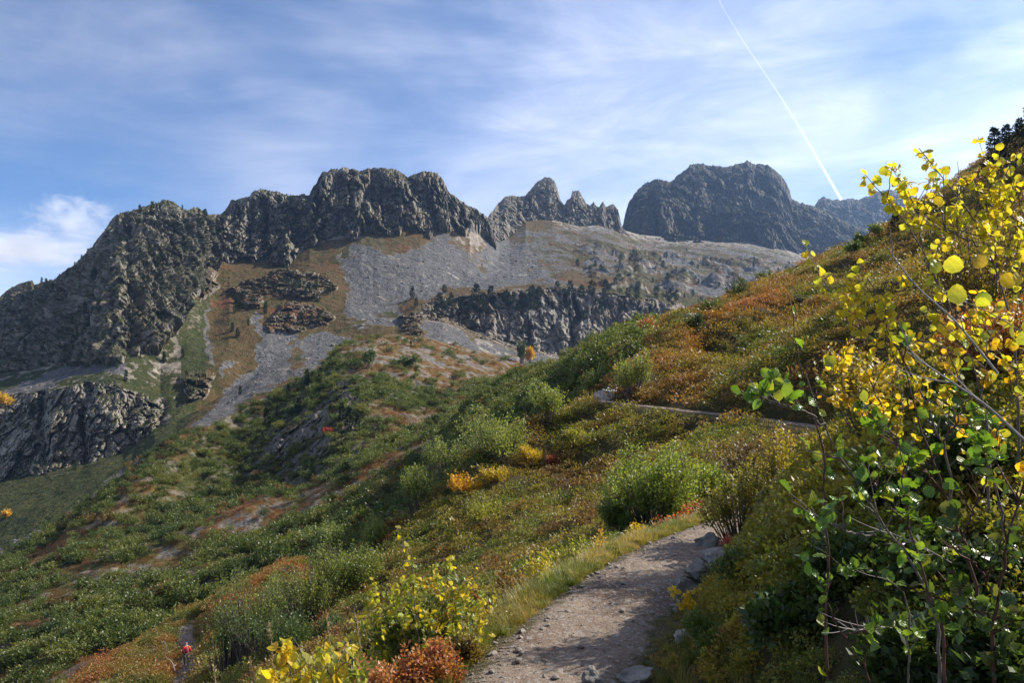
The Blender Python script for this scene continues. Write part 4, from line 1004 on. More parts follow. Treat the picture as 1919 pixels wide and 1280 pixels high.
# ------------------------------------------------------------------ single shrubs one can pick out
M_STEMS = M_BARK
def shrub(px, py, hpx, wpx, col, label, seed, leaf=.05, twigs=110, per=26, D=None, group=None, lobes=6, name='shrub', cat='shrub', erect=.2):
    q = find(px, py) if D is None else at(px, py, D)
    leaf = max(leaf, q[1] * .0026)
    if D is not None: q[2] = gz(q[0], q[1])
    sc = q[1] / FPX; top = at(px, py - hpx, q[1])[2]; H = max(top - q[2], .15); R = wpx * sc / 2
    (v, f), (paths, rad) = shrub_geo(seed, twigs, per, leaf, H, R, lobes, erect)
    e = empty(name, (q[0], q[1], q[2] - .02)); tag(e, label, cat, group)
    o = link('foliage', mesh_np('foliage', v, f, [ML_OBJ]), e); o.color = (*col, 1)
    vv, ff = tubes(paths[::2], [r * .8 for r in rad[::2]], 4); link('stem', mesh_np('stem', vv, ff, [M_STEMS], True), e)
    return e
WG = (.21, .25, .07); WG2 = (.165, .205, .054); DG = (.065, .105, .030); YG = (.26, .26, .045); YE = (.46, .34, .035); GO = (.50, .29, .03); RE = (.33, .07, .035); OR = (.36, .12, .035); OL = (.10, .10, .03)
G_SP = 'shrubs along the edge of the spur'
shrub(1190, 748, 86, 82, WG, 'upright pale green willow shrub beside the bend of the trail', 1, .07, 130, 24, erect=.8)
shrub(1030, 792, 72, 92, WG, 'rounded grey green willow shrub at the top of the spur edge', 2, .075, 130, 24, group=G_SP)
shrub(938, 862, 86, 150, WG, 'wide bright green willow shrub above the yellow patches', 3, .075, 200, 26, group=G_SP, lobes=9)
shrub(838, 905, 80, 110, WG2, 'dull green shrub left of the gold patch on the spur edge', 4, .075, 150, 24, group=G_SP)
shrub(782, 976, 98, 104, WG2, 'tall rounded green shrub with dark shaded base on the spur edge', 5, .07, 170, 26, group=G_SP)
shrub(725, 960, 60, 90, OL, 'olive loose shrub left of the tall rounded one', 6, .07, 120, 22, group=G_SP)
shrub(700, 1030, 56, 80, WG2, 'green shrub with paler lower leaves at the foot of the spur edge', 7, .065, 130, 22, group=G_SP)
shrub(625, 1045, 66, 120, WG2, 'broad green shrub behind the dark thicket lower left', 8, .07, 160, 22, group=G_SP, lobes=8)
G_TH = 'dense shrubs of the thicket below the trail'
shrub(655, 1150, 122, 140, WG2, 'green shrub on the uphill end of the thicket below the trail', 9, .06, 220, 28, 25, G_TH, 8)
shrub(575, 1195, 158, 165, (.17, .205, .05), 'tall green shrub in the middle of the thicket below the trail', 10, .06, 260, 28, 24, G_TH, 9)
shrub(480, 1225, 148, 165, WG2, 'green shrub left of the middle of the thicket with pale stems', 11, .06, 240, 28, 26, G_TH, 9)
shrub(425, 1245, 105, 120, (.08, .12, .03), 'dark green shrub beside the lower trail and the hiker', 12, .06, 220, 28, 30, G_TH, 8)
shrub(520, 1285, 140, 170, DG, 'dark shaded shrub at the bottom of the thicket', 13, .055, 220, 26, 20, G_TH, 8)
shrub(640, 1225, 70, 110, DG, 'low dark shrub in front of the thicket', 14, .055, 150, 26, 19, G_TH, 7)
shrub(1235, 1012, 165, 200, (.21, .26, .055), 'large bright green willow bush in the gully left of the trail', 15, .055, 420, 30, 14, None, 11, erect=.3)
shrub(1345, 975, 92, 90, (.21, .26, .055), 'smaller green willow bush right of the large one', 16, .055, 150, 28, 15, None, 6, erect=.5)
shrub(1160, 1010, 70, 90, (.14, .19, .05), 'low green willow bush left of the large one', 17, .05, 150, 26, 14, None, 6)
G_Y = 'yellow dwarf shrubs on the heath flank'
shrub(872, 932, 40, 74, GO, 'golden orange low shrub, brightest on the heath flank', 18, .055, 90, 20, None, G_Y)
shrub(925, 905, 30, 60, (.40, .30, .035), 'yellow low shrub above the golden one', 19, .055, 80, 18, None, G_Y)
shrub(1000, 878, 44, 56, YE, 'yellow shrub uphill of the gold patch near red heath', 20, .055, 80, 20, None, G_Y)
shrub(905, 985, 44, 90, YG, 'greenish yellow shrub below the gold patch', 21, .05, 100, 22, None, G_Y)
shrub(1085, 832, 34, 56, YG, 'sparse yellow green shrub high on the heath flank', 22, .055, 60, 16, None, G_Y)
shrub(1040, 872, 18, 74, (.21, .065, .035), 'low dark red heath patch beside the yellow shrubs', 23, .045, 70, 20, None, None)
shrub(745, 1000, 26, 60, (.22, .10, .03), 'brown orange low shrub at the foot of the tall rounded one', 24, .05, 60, 18)
G_E = 'small shrubs along the left edge of the trail'
for i, (px, py, D, h, w, c, lb) in enumerate(((1015, 1092, 8.5, 60, 80, (.40, .34, .04), 'yellow leaved low shrub nearest on the left trail edge'), (1075, 1070, 8.9, 62, 76, YG, 'yellow green low shrub on the left trail edge beside dry grass'),
        (1135, 1050, 9.2, 50, 60, (.42, .28, .035), 'amber low shrub in front of the willow bush'), (1205, 1028, 9.6, 66, 70, YE, 'bright yellow low shrub at the foot of the large willow'),
        (1262, 1006, 10.2, 40, 60, OR, 'orange red low shrub where the trail disappears'), (1290, 975, 11, 34, 50, (.42, .12, .05), 'small red orange shrub behind the orange one'),
        (960, 1118, 7.6, 70, 74, (.20, .13, .04), 'brownish low shrub behind the tall dry grass'), (890, 1190, 6.2, 90, 90, (.16, .085, .03), 'rusty brown low shrub right of the aspen sapling'))):
    shrub(px, py, h, w, c, lb, 30 + i, .042, 46, 14, D, G_E, 5)
shrub(735, 1310, 92, 170, (.44, .22, .10), 'orange pink bilberry shrub at the bottom edge left of the rusty one', 40, .026, 220, 24, 4.5, None, 11)
shrub(815, 1300, 96, 150, (.34, .15, .065), 'rusty red bilberry shrub at the bottom edge next to the olive brown one', 140, .026, 200, 24, 4.6, None, 10)
shrub(800, 1262, 150, 210, (.15, .175, .040), 'dense yellow green shrub round the foot of the trailside aspens', 141, .045, 190, 22, 5.3, None, 10)
shrub(600, 1330, 105, 200, (.24, .25, .05), 'yellow green shrub under the low aspen at the bottom left', 142, .042, 130, 20, 3.1, None, 8)
shrub(905, 1205, 70, 110, (.19, .17, .04), 'olive yellow shrub between the trailside aspens and the dry grass', 143, .036, 110, 20, 5.8, None, 7)
shrub(860, 1260, 70, 90, (.16, .12, .035), 'olive brown bilberry shrub between the aspen and the grass', 41, .028, 120, 22, 4.9, None, 6)
shrub(690, 1240, 80, 110, (.12, .115, .03), 'olive low shrub behind the orange bilberry', 42, .032, 120, 22, 7, None, 6)
# uphill bank on the right
G_B = 'shrubs crowding the uphill bank'
for i, (px, py, D, h, w, c, lf, lb) in enumerate(((1390, 1010, 8.2, 150, 170, (.21, .19, .04), .034, 'yellow green shrub on the bank where the trail disappears'), (1480, 940, 7.6, 130, 190, (.27, .22, .04), .036, 'golden green shrub behind the grey alder stem'),
        (1440, 870, 13, 70, 170, (.13, .085, .045), .05, 'brown twiggy shrub above the far trail bend'), (1560, 980, 6.2, 180, 200, (.25, .20, .04), .034, 'yellow shrub between the alder stems'),
        (1650, 860, 5.6, 200, 210, (.26, .20, .04), .036, 'mixed yellow shrub under the aspen leaves'), (1760, 880, 5.0, 210, 240, (.12, .12, .03), .034, 'olive shrub below the big round aspen leaves'),
        (1880, 800, 4.8, 260, 220, (.28, .13, .04), .034, 'rusty orange shrub at the right edge under the aspen'), (1850, 560, 7.5, 170, 240, (.20, .15, .035), .04, 'ochre shrub behind the upper aspen stems'),
        (1470, 1090, 5.6, 90, 150, (.14, .14, .035), .028, 'low olive shrub right of the slab rock'), (1400, 1062, 6.5, 60, 90, (.36, .09, .05), .028, 'small crimson shrub above the slab rock'),
        (1415, 1180, 4.6, 80, 160, (.055, .085, .022), .022, 'low dark green bilberry mat right of the pale stone'), (1345, 1260, 4.2, 50, 150, (.09, .13, .03), .02, 'bright green mossy dwarf shrub at the bottom edge'))):
    shrub(px, py, h, w, c, lb, 50 + i, lf, 170, 24, D, G_B, 8)
G_R = 'dark glossy alpenrose bushes at the lower right'
for i, (px, py, D, h, w, lb) in enumerate(((1700, 1030, 3.9, 190, 220, 'dark glossy alpenrose bush left of the grey branches'), (1850, 1000, 3.7, 230, 250, 'dark glossy alpenrose bush at the right edge of the view'),
        (1600, 1160, 3.6, 150, 230, 'low dark green bush under the arching red twig'), (1780, 1200, 3.1, 190, 270, 'dark leafy bush behind the dead brown leaves'), (1900, 1260, 2.9, 170, 200, 'dark round leaved bush in the bottom right corner'),
        (1830, 1290, 2.5, 150, 260, 'dark bush closest to the lower right corner, under the aspen stems'), (1690, 1290, 2.6, 120, 220, 'dark low bush at the bottom edge right of the red twig'), (1500, 1270, 3.5, 90, 220, 'low shaded bush at the bottom edge left of the red twig'))):
    shrub(px, py, h, w, (.045, .075, .020), lb, 70 + i, .042, 190, 16, D, G_R, 8)
# lone shrubs and small trees farther off
for i, (px, py, h, w, c, lf, lb) in enumerate(((1220, 640, 46, 52, (.30, .10, .035), .12, 'orange leaved rowan bush on the shoulder above the trail bend'), (1300, 628, 40, 44, (.028, .05, .018), .10, 'dark green rounded bush beside the orange rowan'),
        (1205, 668, 34, 60, (.12, .10, .035), .10, 'olive brown shrub below the orange rowan'), (1335, 592, 28, 56, (.07, .10, .03), .12, 'green shrub on the shoulder skyline right of the pale rock'),
        (1385, 560, 34, 60, (.055, .08, .026), .12, 'dark green shrub clump on the shoulder skyline'), (615, 818, 16, 20, (.30, .055, .04), .2, 'small bright red shrub on the shaded valley side'),
        (995, 682, 30, 24, (.50, .27, .03), .3, 'small golden birch on the knoll edge'), (978, 682, 40, 26, (.04, .06, .025), .3, 'dark green tree beside the golden birch'),
        (1640, 446, 34, 36, (.14, .19, .06), .15, 'pale green bush on the right skyline below the lone pine'), (1615, 462, 24, 30, (.12, .16, .05), .15, 'smaller pale green bush on the right skyline'), (1600, 478, 26, 34, (.06, .10, .03), .15, 'dark green bush low on the right skyline'),
        (1735, 396, 24, 44, (.05, .08, .025), .15, 'dark green bush on the right skyline above the aspen tips'), (8, 765, 26, 34, (.50, .33, .03), .6, 'golden tree at the left edge below the grey boulders'), (10, 972, 14, 18, (.5, .28, .03), .5, 'small golden shrub low at the left edge'),
        (690, 690, 34, 30, (.05, .08, .024), .35, 'dark green round tree on the upper knoll'), (765, 690, 26, 40, (.06, .09, .026), .3, 'green bush on the top of the rocky knoll'))):
    shrub(px, py, h, w, c, lb, 90 + i, lf, 60, 14, None, None, 5)

# ------------------------------------------------------------------ conifers
def conifer_mesh(seed, mats, **k):
    (v, f), (paths, rad) = conifer_geo(seed, **k); vv, ff = tubes(paths, rad, 5)
    V = np.concatenate([v, vv]); F = np.concatenate([f, ff + len(v)])
    return mesh_np('pine_tree', V, F, mats, False, np.concatenate([np.zeros(len(f)), np.ones(len(ff))]))
PINES = [conifer_mesh(400 + i, [MN_OBJ, M_BARK], R=.19 + .03 * (i % 3), nl=.11) for i in range(5)]
SPRUCES = [conifer_mesh(420 + i, [MN_OBJ, M_BARK], R=.17, nl=.10, shape='spruce', whorls=16) for i in range(3)]
def pine(px, py, hpx, label, group, g, name='pine_tree', spruce=False):
    q = hit(px, py)
    if q is None: return
    s = hpx * q[1] / FPX * 1.12
    o = link(name, (SPRUCES if spruce else PINES)[int(g.integers(3 if spruce else 5))]); o.location = q - np.array([0, 0, s * .05]); o.scale = (s * g.uniform(.85, 1.25), s * g.uniform(.85, 1.25), s); o.rotation_euler = (0, 0, g.uniform(0, 6.28))
    k = g.uniform(.7, 1.3); o.color = (.026 * k, .042 * k, .017 * k, 1); tag(o, label, 'tree', group); return o
ORD = 'first second third fourth fifth sixth seventh eighth ninth tenth eleventh twelfth thirteenth fourteenth fifteenth sixteenth seventeenth eighteenth nineteenth twentieth'.split() + ['twenty-' + w for w in 'first second third fourth fifth sixth'.split()]
def ordered(lst):
    s = sorted(lst); return [(ORD[s.index(q)],) + q for q in lst]
def build_pines():
    g = np.random.default_rng(51)
    for w, px, py, h in ordered(((773,560,20),(780,573,13),(823,575,25),(833,549,14),(893,565,30),(860,590,30),(885,582,26),(920,570,32),(948,573,27),(977,567,20),(997,563,26),(1045,551,23),(1068,554,26),(1090,558,23),(1110,551,24),(1135,551,25),(1178,557,17),(1193,560,21),(1229,557,19),(1256,563,21),(1268,563,19),(1010,560,22),(905,575,25),(845,572,22))):
        pine(px, py, h, '%s pine from the left along the top edge of the middle cliff band' % w, 'pines along the middle cliff band', g)
    for k in range(46):
        px = g.uniform(815, 1300); py = np.interp(px, [815, 900, 1150, 1300], [572, 572, 568, 592]) + abs(g.normal(0, 14)); pine(px, py, g.uniform(9, 19), 'small dark pine clinging to the %s part of the middle cliff%s' % ('left' if px < 930 else 'central' if px < 1100 else 'right', ', low on the face' if py > 588 else ' near its top edge'), 'pines on the middle cliff face', g)
    for w, px, py, h in ordered(((180,525,24),(80,530,10),(152,488,10),(285,400,22),(265,398,14),(335,393,9),(293,500,20),(278,480,22),(370,415,22),(358,405,14),(398,445,16),(218,690,18),(236,715,20))):
        pine(px, py, h, '%s from the left of the dark spruces on the craggy left peak' % w, 'spruces on the left peak', g, 'spruce_tree', True)
    for k in range(70):
        px = g.uniform(30, 350); py = g.uniform(420, 690)
        if py < np.interp(px, [0, 100, 200, 230, 350], [570, 530, 425, 410, 400]): continue
        pine(px, py, g.uniform(8, 20), 'small dark spruce %s on the shaded side of the left peak%s' % ('high' if py < 540 else 'halfway up' if py < 620 else 'low', ', far left' if px < 120 else ', near the rib' if px > 235 else ''), 'spruces on the shaded left slope', g, 'spruce_tree', True)
    for k in range(30):
        px = g.uniform(430, 620); py = np.interp(px, [430, 520, 620], [560, 520, 530]) + abs(g.normal(0, 30)); pine(px, py, g.uniform(8, 18), 'small dark pine on the outcrop in the rust meadow', 'pines on the outcrops in the rust meadow', g)
    for w, px, py, h in ordered(((565,610,24),(583,608,22),(598,606,24),(540,600,14))): pine(px, py, h, '%s from the left of the dark spruces at the foot of the meadow outcrop' % w, 'spruces below the outcrop', g, 'spruce_tree', True)
    for k in range(26):
        px = g.uniform(440, 900); py = np.interp(px, [440, 580, 700, 900], [370, 365, 335, 400]) + abs(g.normal(0, 16)) + 6; pine(px, py, g.uniform(6, 13), 'tiny dark pine on the crest of the long ridge', 'pines on the ridge crest', g)
    for k in range(30):
        px = g.uniform(1060, 1480); py = g.uniform(485, 560); pine(px, py, g.uniform(5, 14), 'tiny dark pine among the rocks of the hanging basin', 'pines in the hanging basin', g)
    for w, px, py, h in ordered(((500,800,34),(520,780,20),(560,775,28),(575,720,26),(600,712,22),(585,715,18),(655,800,36),(640,788,30),(670,810,34),(140,880,18),(75,770,26),(60,780,22),(140,640,14),(620,780,20),(540,740,18),(450,740,15),(770,650,12))):
        pine(px, py, h, '%s from the left of the dark spruces among the alders of the valley side' % w, 'spruces on the valley side', g, 'spruce_tree', True)
build_pines()
def big_conifer(px, py, hpx, D, label, seed, group=None, R=.24):
    q = at(px, py, D); h = near_hit(px, py + 14, 60)
    if h is not None: q = h
    s = hpx * q[1] / FPX
    (v, f), (paths, rad) = conifer_geo(seed, s, R, 20, 9, 12, .055, .04, 'spruce' if R < .3 else 'pine')
    e = empty('pine_tree', q - np.array([0, 0, .3])); tag(e, label, 'tree', group)
    o = link('crown', mesh_np('crown', v, f, [MN_OBJ]), e); o.color = (.022, .034, .016, 1)
    vv, ff = tubes(paths, rad, 6); link('trunk', mesh_np('trunk', vv, ff, [M_BARK], True), e)
for i, (px, py, h, lb, R) in enumerate(((1866, 300, 82, 'tall dark pine at the left of the clump on the upper right skyline', .26), (1888, 290, 76, 'dark pine in the middle of the clump on the upper right skyline', .24), (1912, 275, 74, 'tall dark pine at the right edge of the skyline clump', .26),
        (1850, 322, 44, 'low dark pine at the foot of the skyline clump', .34), (1895, 318, 50, 'broad dark pine below the skyline clump', .40), (1678, 432, 50, 'lone dark round topped pine on the right skyline', .30), (1768, 380, 34, 'small dark pine alone on the heath skyline', .22), (1935, 250, 90, 'dark pine cut by the right edge of the view', .25))):
    big_conifer(px, py, h, 122, lb, 440 + i, 'pines on the right skyline', R)
# dwarf pine and juniper mats on the rocks
def build_dwarf():
    g = np.random.default_rng(61); Q = []
    for k in range(2600):
        px = g.uniform(0, 1500); py = g.uniform(340, 920)
        if px > 420 and py < 480 and g.uniform() < .55: continue
        if 630 < px < 1000 and 450 < py < 545: continue
        if fbm(np.array([px / 60.]), np.array([py / 45.]), 7, 2)[0] < .05: continue
        q = hit(px, py)
        if q is None or q[1] < 420: continue
        Q.append(q)
    Q = np.array(Q); t = g.uniform(size=len(Q))
    cover('undergrowth', 'dwarf pine and juniper mats on the rocky slopes', Q, g.uniform(1.5, 5.0, len(Q)) * np.clip(Q[:, 1] / 900, .6, 1.3), pal(t, [(.022, .036, .014), (.04, .055, .018), (.06, .065, .022)]), g.integers(0, 5, len(Q)), HEATH_T, tilt=.3)
build_dwarf()
# ------------------------------------------------------------------ saplings close by: every leaf a part
def leaf_mesh(name, kind, mats, seed):
    """aspen: round toothed blade with a stalk; alder: ovate, pleated along its veins; unit length along +Y"""
    g = np.random.default_rng(seed); V = []; F = []
    n = 9
    if kind == 'aspen':
        t = np.linspace(0, 1, n); w = .50 * np.sin(np.pi * t ** .80) ** .62; w[0] = .05; w[-1] = .01; cup = g.uniform(-.10, .22); fold = g.uniform(.05, .30)
    else:
        t = np.linspace(0, 1, n); w = .40 * np.sin(np.pi * t ** .85) ** .75; w[0] = .04; w[-1] = .01; cup = g.uniform(-.22, .18); fold = g.uniform(.15, .40)
    for i in range(n):
        zc = cup * math.sin(math.pi * t[i]) - .12 * t[i] ** 2 * g.uniform(.3, 1.2)
        te = (1.0 + (.06 if i % 2 else -.04)) if 0 < i < n - 1 else 1.0
        pl = (.030 if i % 2 else -.030) if kind == 'alder' else .008 * (-1) ** i
        for s in (-1, -.5, 0, .5, 1):
            V.append((s * w[i] * te, t[i] + (.05 if (kind == 'alder' and abs(s) == 1) else 0) * (1 - t[i]), zc + fold * abs(s) * w[i] + (pl if abs(s) > .2 else 0) + (g.normal() * .012)))
    for i in range(n - 1):
        for k in range(4): F.append((i * 5 + k, i * 5 + k + 1, i * 5 + k + 6, i * 5 + k + 5))
    V = np.array(V); V[:, 1] += .34 if kind == 'aspen' else .16
    L0 = V[:, 1].min(); sw = .012                                   # the stalk, a thin twisted strip
    b = len(V); V = np.concatenate([V, [(-sw, 0, .02), (sw, 0, .02), (sw, L0 + .02, 0), (-sw, L0 + .02, 0), (0, 0, .045), (0, L0 + .02, .03)]])
    F += [(b, b + 1, b + 2, b + 3), (b + 1, b + 4, b + 5, b + 2)]
    return mesh_np(name, V, F, mats, True)
def mat_blade(name, trans, spec, rough, veins):
    g = NG(name); col = g.n('ShaderNodeObjectInfo').outputs['Color']; p = g.obj()
    n = g.noise(p, 3.5, 3); n2 = g.noise(p, 22, 3)
    c = g.mix(g.rng(n, .5, .75, 0, .45), col, (.34, .20, .025)) if not veins else g.mix(g.rng(n, .5, .75, 0, .4), col, (.10, .12, .02))
    c = g.mix(g.rng(n2, .55, .75, 0, .35), c, (.12, .10, .02))
    w = g.n('ShaderNodeTexWave', wave_type='BANDS', bands_direction='DIAGONAL'); g.l(p, w.inputs[0]); w.inputs['Scale'].default_value = 2.6 if veins else 1.4; w.inputs['Distortion'].default_value = .6
    c2 = g.mix(g.rng(w.outputs['Fac'], .80, 1.0, 0, .35), c, g.mix(1, c, (1.5, 1.4, 1.6), 'MULTIPLY'))
    tr = g.n('ShaderNodeBsdfTranslucent'); g.l(g.mix(1.0, c2, (1.5, 1.4, .6), 'MULTIPLY'), tr.inputs['Color'])
    mx = g.n('ShaderNodeMixShader'); mx.inputs[0].default_value = trans
    g.l(g.principled(c2, rough, g.bump(w.outputs['Fac'], .3, .02), spec), mx.inputs[1]); g.l(tr.outputs[0], mx.inputs[2])
    return g.fin(mx.outputs[0])
MB_ASP = mat_blade('aspen_leaf', .55, .45, .42, False); MB_ALD = mat_blade('alder_leaf', .42, .6, .34, True)
ASPEN_L = [leaf_mesh('leaf', 'aspen', [MB_ASP], 500 + i) for i in range(6)]
ALDER_L = [leaf_mesh('leaf', 'alder', [MB_ALD], 520 + i) for i in range(6)]
A_COL = [(.62, .46, .03), (.55, .44, .035), (.40, .40, .045), (.30, .36, .05), (.66, .42, .025), (.48, .30, .03)]
G_COL = [(.14, .27, .03), (.10, .20, .025), (.18, .28, .035), (.07, .14, .022), (.26, .30, .04)]
def bez(pts, n):
    """smooth curve through points"""
    P = np.array(pts, float); d = np.concatenate([[0], np.cumsum(np.linalg.norm(np.diff(P, axis=0), axis=1))]); s = np.linspace(0, d[-1], n)
    Q = np.stack([np.interp(s, d, P[:, i]) for i in range(3)], -1)
    for _ in range(max(1, n // 8)): Q[1:-1] = (Q[:-2] + 2 * Q[1:-1] + Q[2:]) / 4
    return Q
def put_leaf(root, me, P, d, n, ln, col):
    """leaf object: stalk end at P, blade along d, upper side n (all in the sapling's own frame)"""
    y = d / np.linalg.norm(d); z = n - y * (n @ y); z /= np.linalg.norm(z) + 1e-9; x = np.cross(y, z)
    o = bpy.data.objects.new('leaf', me); COL.objects.link(o); o.parent = root
    M = Matrix(((x[0], y[0], z[0], P[0]), (x[1], y[1], z[1], P[1]), (x[2], y[2], z[2], P[2]), (0, 0, 0, 1)))
    o.matrix_local = M @ Matrix.Scale(ln, 4); o.color = (*col, 1); return o
def sapling(label, stems, kind, seed, nl, ln, r0=.006, group=None, start=.25, twig=.22, ntw=8, cols=None, bark=None, per=4, extra=()):
    """stems: polylines of (px, py, distance), root first. Each stem is a part, its side twigs sub-parts, each leaf a part."""
    g = np.random.default_rng(seed); cols = cols or (A_COL if kind == 'aspen' else G_COL); LM = ASPEN_L if kind == 'aspen' else ALDER_L
    b = at(*stems[0][0]); base = np.array([b[0], b[1], gz(b[0], b[1]) - .02])
    name = 'aspen_sapling' if kind == 'aspen' else 'alder_sapling'
    e = empty(name, base); tag(e, label, 'sapling', group)
    lines = []
    for st in stems:
        Q = [at(*p) for p in st]
        if st is stems[0] and Q[0][2] > base[2] + .03: Q = [base + (Q[0] - base) * np.array([.5, .5, 0])] + Q
        c = bez(Q, 26) - base; L = np.linalg.norm(np.diff(c, axis=0), axis=1).sum()
        c[1:-1] += g.normal(size=(24, 3)) * .0035
        rr = r0 * (.55 if st is not stems[0] else 1.0) * np.linspace(1, .22, 26)
        v, f = tubes([c], [rr], 6); so_ = link('stem', mesh_np('stem', v, f, [bark or M_BARK], True), e)
        lines.append((c, 1.0)); tw = []
        for k in range(ntw):
            u = g.uniform(start, .97); i = int(u * 25); p = c[i]; d = unit(c[min(i + 1, 25)] - c[max(i - 1, 0)])
            o = g.normal(size=3); o[2] = abs(o[2]) * .4 + .25; o = unit(o - d * (o @ d)); q = d * .75 + o * .85; l = twig * g.uniform(.4, 1.15)
            t = np.linspace(0, 1, 6)[:, None]; w = p + q * l * t + np.array([0, 0, .12 * l]) * t ** 2 + g.normal(size=(6, 3)) * .004 * t
            tw.append(w); lines.append((w, .8))
        if tw:
            v, f = tubes(tw, [np.linspace(r0 * .38, r0 * .15, 6)] * len(tw), 4); link('twigs', mesh_np('twigs', v, f, [bark or M_BARK], True), so_)
    wts = np.array([np.linalg.norm(c[-1] - c[0]) * (1.0 if i_ == 1.0 else 1.7) for c, i_ in lines]); wts /= wts.sum()
    m = 0; nl = min(295, int(nl * (2.0 if kind == 'aspen' else 1.35)))
    while m < nl:
        c, w = lines[int(g.choice(len(lines), p=wts))]; n = len(c)
        u = g.uniform(start if w == 1.0 else .25, 1.0) ** .8; i = min(int(u * (n - 1)), n - 2); p = c[i] + (c[i + 1] - c[i]) * g.uniform()
        d = unit(c[i + 1] - c[i])
        for k in range(int(g.integers(1, per))):
            o = unit(g.normal(size=3)); a = d * g.uniform(-.1, .6) + o * .9 + np.array([0, 0, -.35 if kind == 'aspen' else .1])
            nn = unit(np.array([SUN.x * .3, -.5, .55]) + g.normal(size=3) * .75)
            put_leaf(e, LM[int(g.integers(6))], p, a, nn, ln * g.uniform(.55, 1.15) / 1.3, np.array(cols[int(g.integers(len(cols)))]) * g.uniform(.8, 1.15)); m += 1
    for px, py, D, l, col in extra:                       # leaves that stand out by their size
        P = at(px, py, D) - base; put_leaf(e, LM[int(g.integers(6))], P - np.array([-.01, 0, l * .62]) , np.array([g.normal() * .25, -.1, 1.0]), np.array([g.normal() * .3, -1, .2]), l / 1.3, col)
    return e
G_A = 'young aspens on the uphill bank'
YL = [(.58, .48, .035), (.56, .45, .035), (.48, .45, .04), (.40, .42, .05)]
sapling('tall aspen sapling whose bare tip stands highest against the sky', [[(1905, 640, 3.4), (1860, 480, 3.35), (1800, 370, 3.3), (1752, 310, 3.3), (1722, 277, 3.3)], [(1850, 470, 3.35), (1790, 440, 3.3), (1740, 420, 3.2)], [(1868, 500, 3.4), (1850, 400, 3.5), (1822, 320, 3.5)]], 'aspen', 1, 120, .043, .007, G_A, .30, .20, 8, YL)
sapling('aspen sapling leaning left with yellow tips in front of the far ridge', [[(1850, 760, 3.2), (1775, 560, 3.15), (1715, 440, 3.1), (1668, 375, 3.1), (1640, 350, 3.1), (1621, 326, 3.1)], [(1740, 500, 3.1), (1725, 450, 3.1), (1722, 400, 3.1), (1716, 362, 3.1)]], 'aspen', 2, 105, .043, .006, G_A, .40, .16, 7, YL)
sapling('aspen sapling with dense yellow leaves at the upper right edge', [[(1990, 560, 3.6), (1935, 430, 3.5), (1895, 340, 3.4), (1890, 295, 3.4)], [(1930, 440, 3.5), (1880, 390, 3.5), (1850, 350, 3.4)], [(1950, 480, 3.5), (1900, 470, 3.4), (1850, 440, 3.4)]], 'aspen', 3, 130, .043, .006, G_A, .15, .22, 9, YL)
sapling('aspen sapling with yellow green leaves reaching farthest left over the heath', [[(1780, 860, 3.3), (1700, 680, 3.25), (1640, 600, 3.2), (1575, 555, 3.2), (1535, 528, 3.2)], [(1700, 690, 3.25), (1640, 640, 3.2), (1575, 600, 3.2)], [(1670, 640, 3.2), (1650, 580, 3.2), (1640, 545, 3.2)]], 'aspen', 4, 150, .043, .006, G_A, .25, .18, 9, [(.44, .42, .045), (.56, .45, .035), (.36, .39, .05), (.60, .45, .03)])
sapling('bushy aspen sapling full of small yellow leaves in the middle of the bank', [[(1720, 960, 3.6), (1670, 800, 3.55), (1625, 700, 3.5), (1590, 640, 3.5)], [(1670, 800, 3.55), (1610, 750, 3.5), (1560, 690, 3.5)], [(1690, 850, 3.55), (1690, 740, 3.6), (1680, 660, 3.6)]], 'aspen', 5, 170, .043, .006, G_A, .2, .20, 9, [(.58, .44, .03), (.50, .40, .035), (.42, .38, .04), (.52, .33, .03)])
sapling('aspen sapling with scattered yellow leaves on long dark stems', [[(1880, 960, 3.0), (1830, 780, 2.95), (1775, 660, 2.9), (1735, 600, 2.9)], [(1830, 780, 2.95), (1850, 680, 3.0), (1860, 600, 3.0)], [(1850, 850, 3.0), (1900, 740, 3.0), (1915, 650, 3.0)]], 'aspen', 6, 120, .043, .006, G_A, .25, .20, 8)
sapling('near aspen branch with the largest round yellow green leaves', [[(2060, 800, 1.75), (1960, 650, 1.72), (1880, 590, 1.7), (1800, 552, 1.68), (1755, 535, 1.68)]], 'aspen', 7, 6, .05, .004, G_A, .5, .1, 2, [(.38, .42, .05), (.50, .44, .04)], None, 2,
        [(1745, 500, 1.66, .040, (.34, .36, .05)), (1773, 496, 1.64, .050, (.46, .46, .05)), (1785, 552, 1.62, .054, (.48, .47, .05)), (1830, 490, 1.7, .042, (.34, .24, .04)), (1872, 525, 1.68, .046, (.50, .36, .035)), (1895, 523, 1.66, .040, (.40, .33, .04)), (1835, 560, 1.72, .042, (.20, .26, .045)), (1915, 590, 1.6, .05, (.34, .40, .05)), (1918, 612, 1.6, .05, (.46, .42, .04))])
sapling('aspen sapling glowing yellow and green on the downhill edge of the trail', [[(790, 1300, 4.9), (785, 1200, 4.9), (775, 1100, 4.9), (768, 1025, 4.9)], [(788, 1240, 4.9), (830, 1130, 4.95), (845, 1070, 5.0)], [(790, 1250, 4.9), (740, 1160, 4.85), (715, 1090, 4.8)], [(788, 1270, 4.9), (860, 1190, 5.0), (900, 1130, 5.0)]], 'aspen', 8, 170, .050, .006, None, .25, .22, 8, [(.42, .41, .04), (.30, .35, .05), (.22, .29, .055), (.52, .42, .03), (.36, .32, .06)])
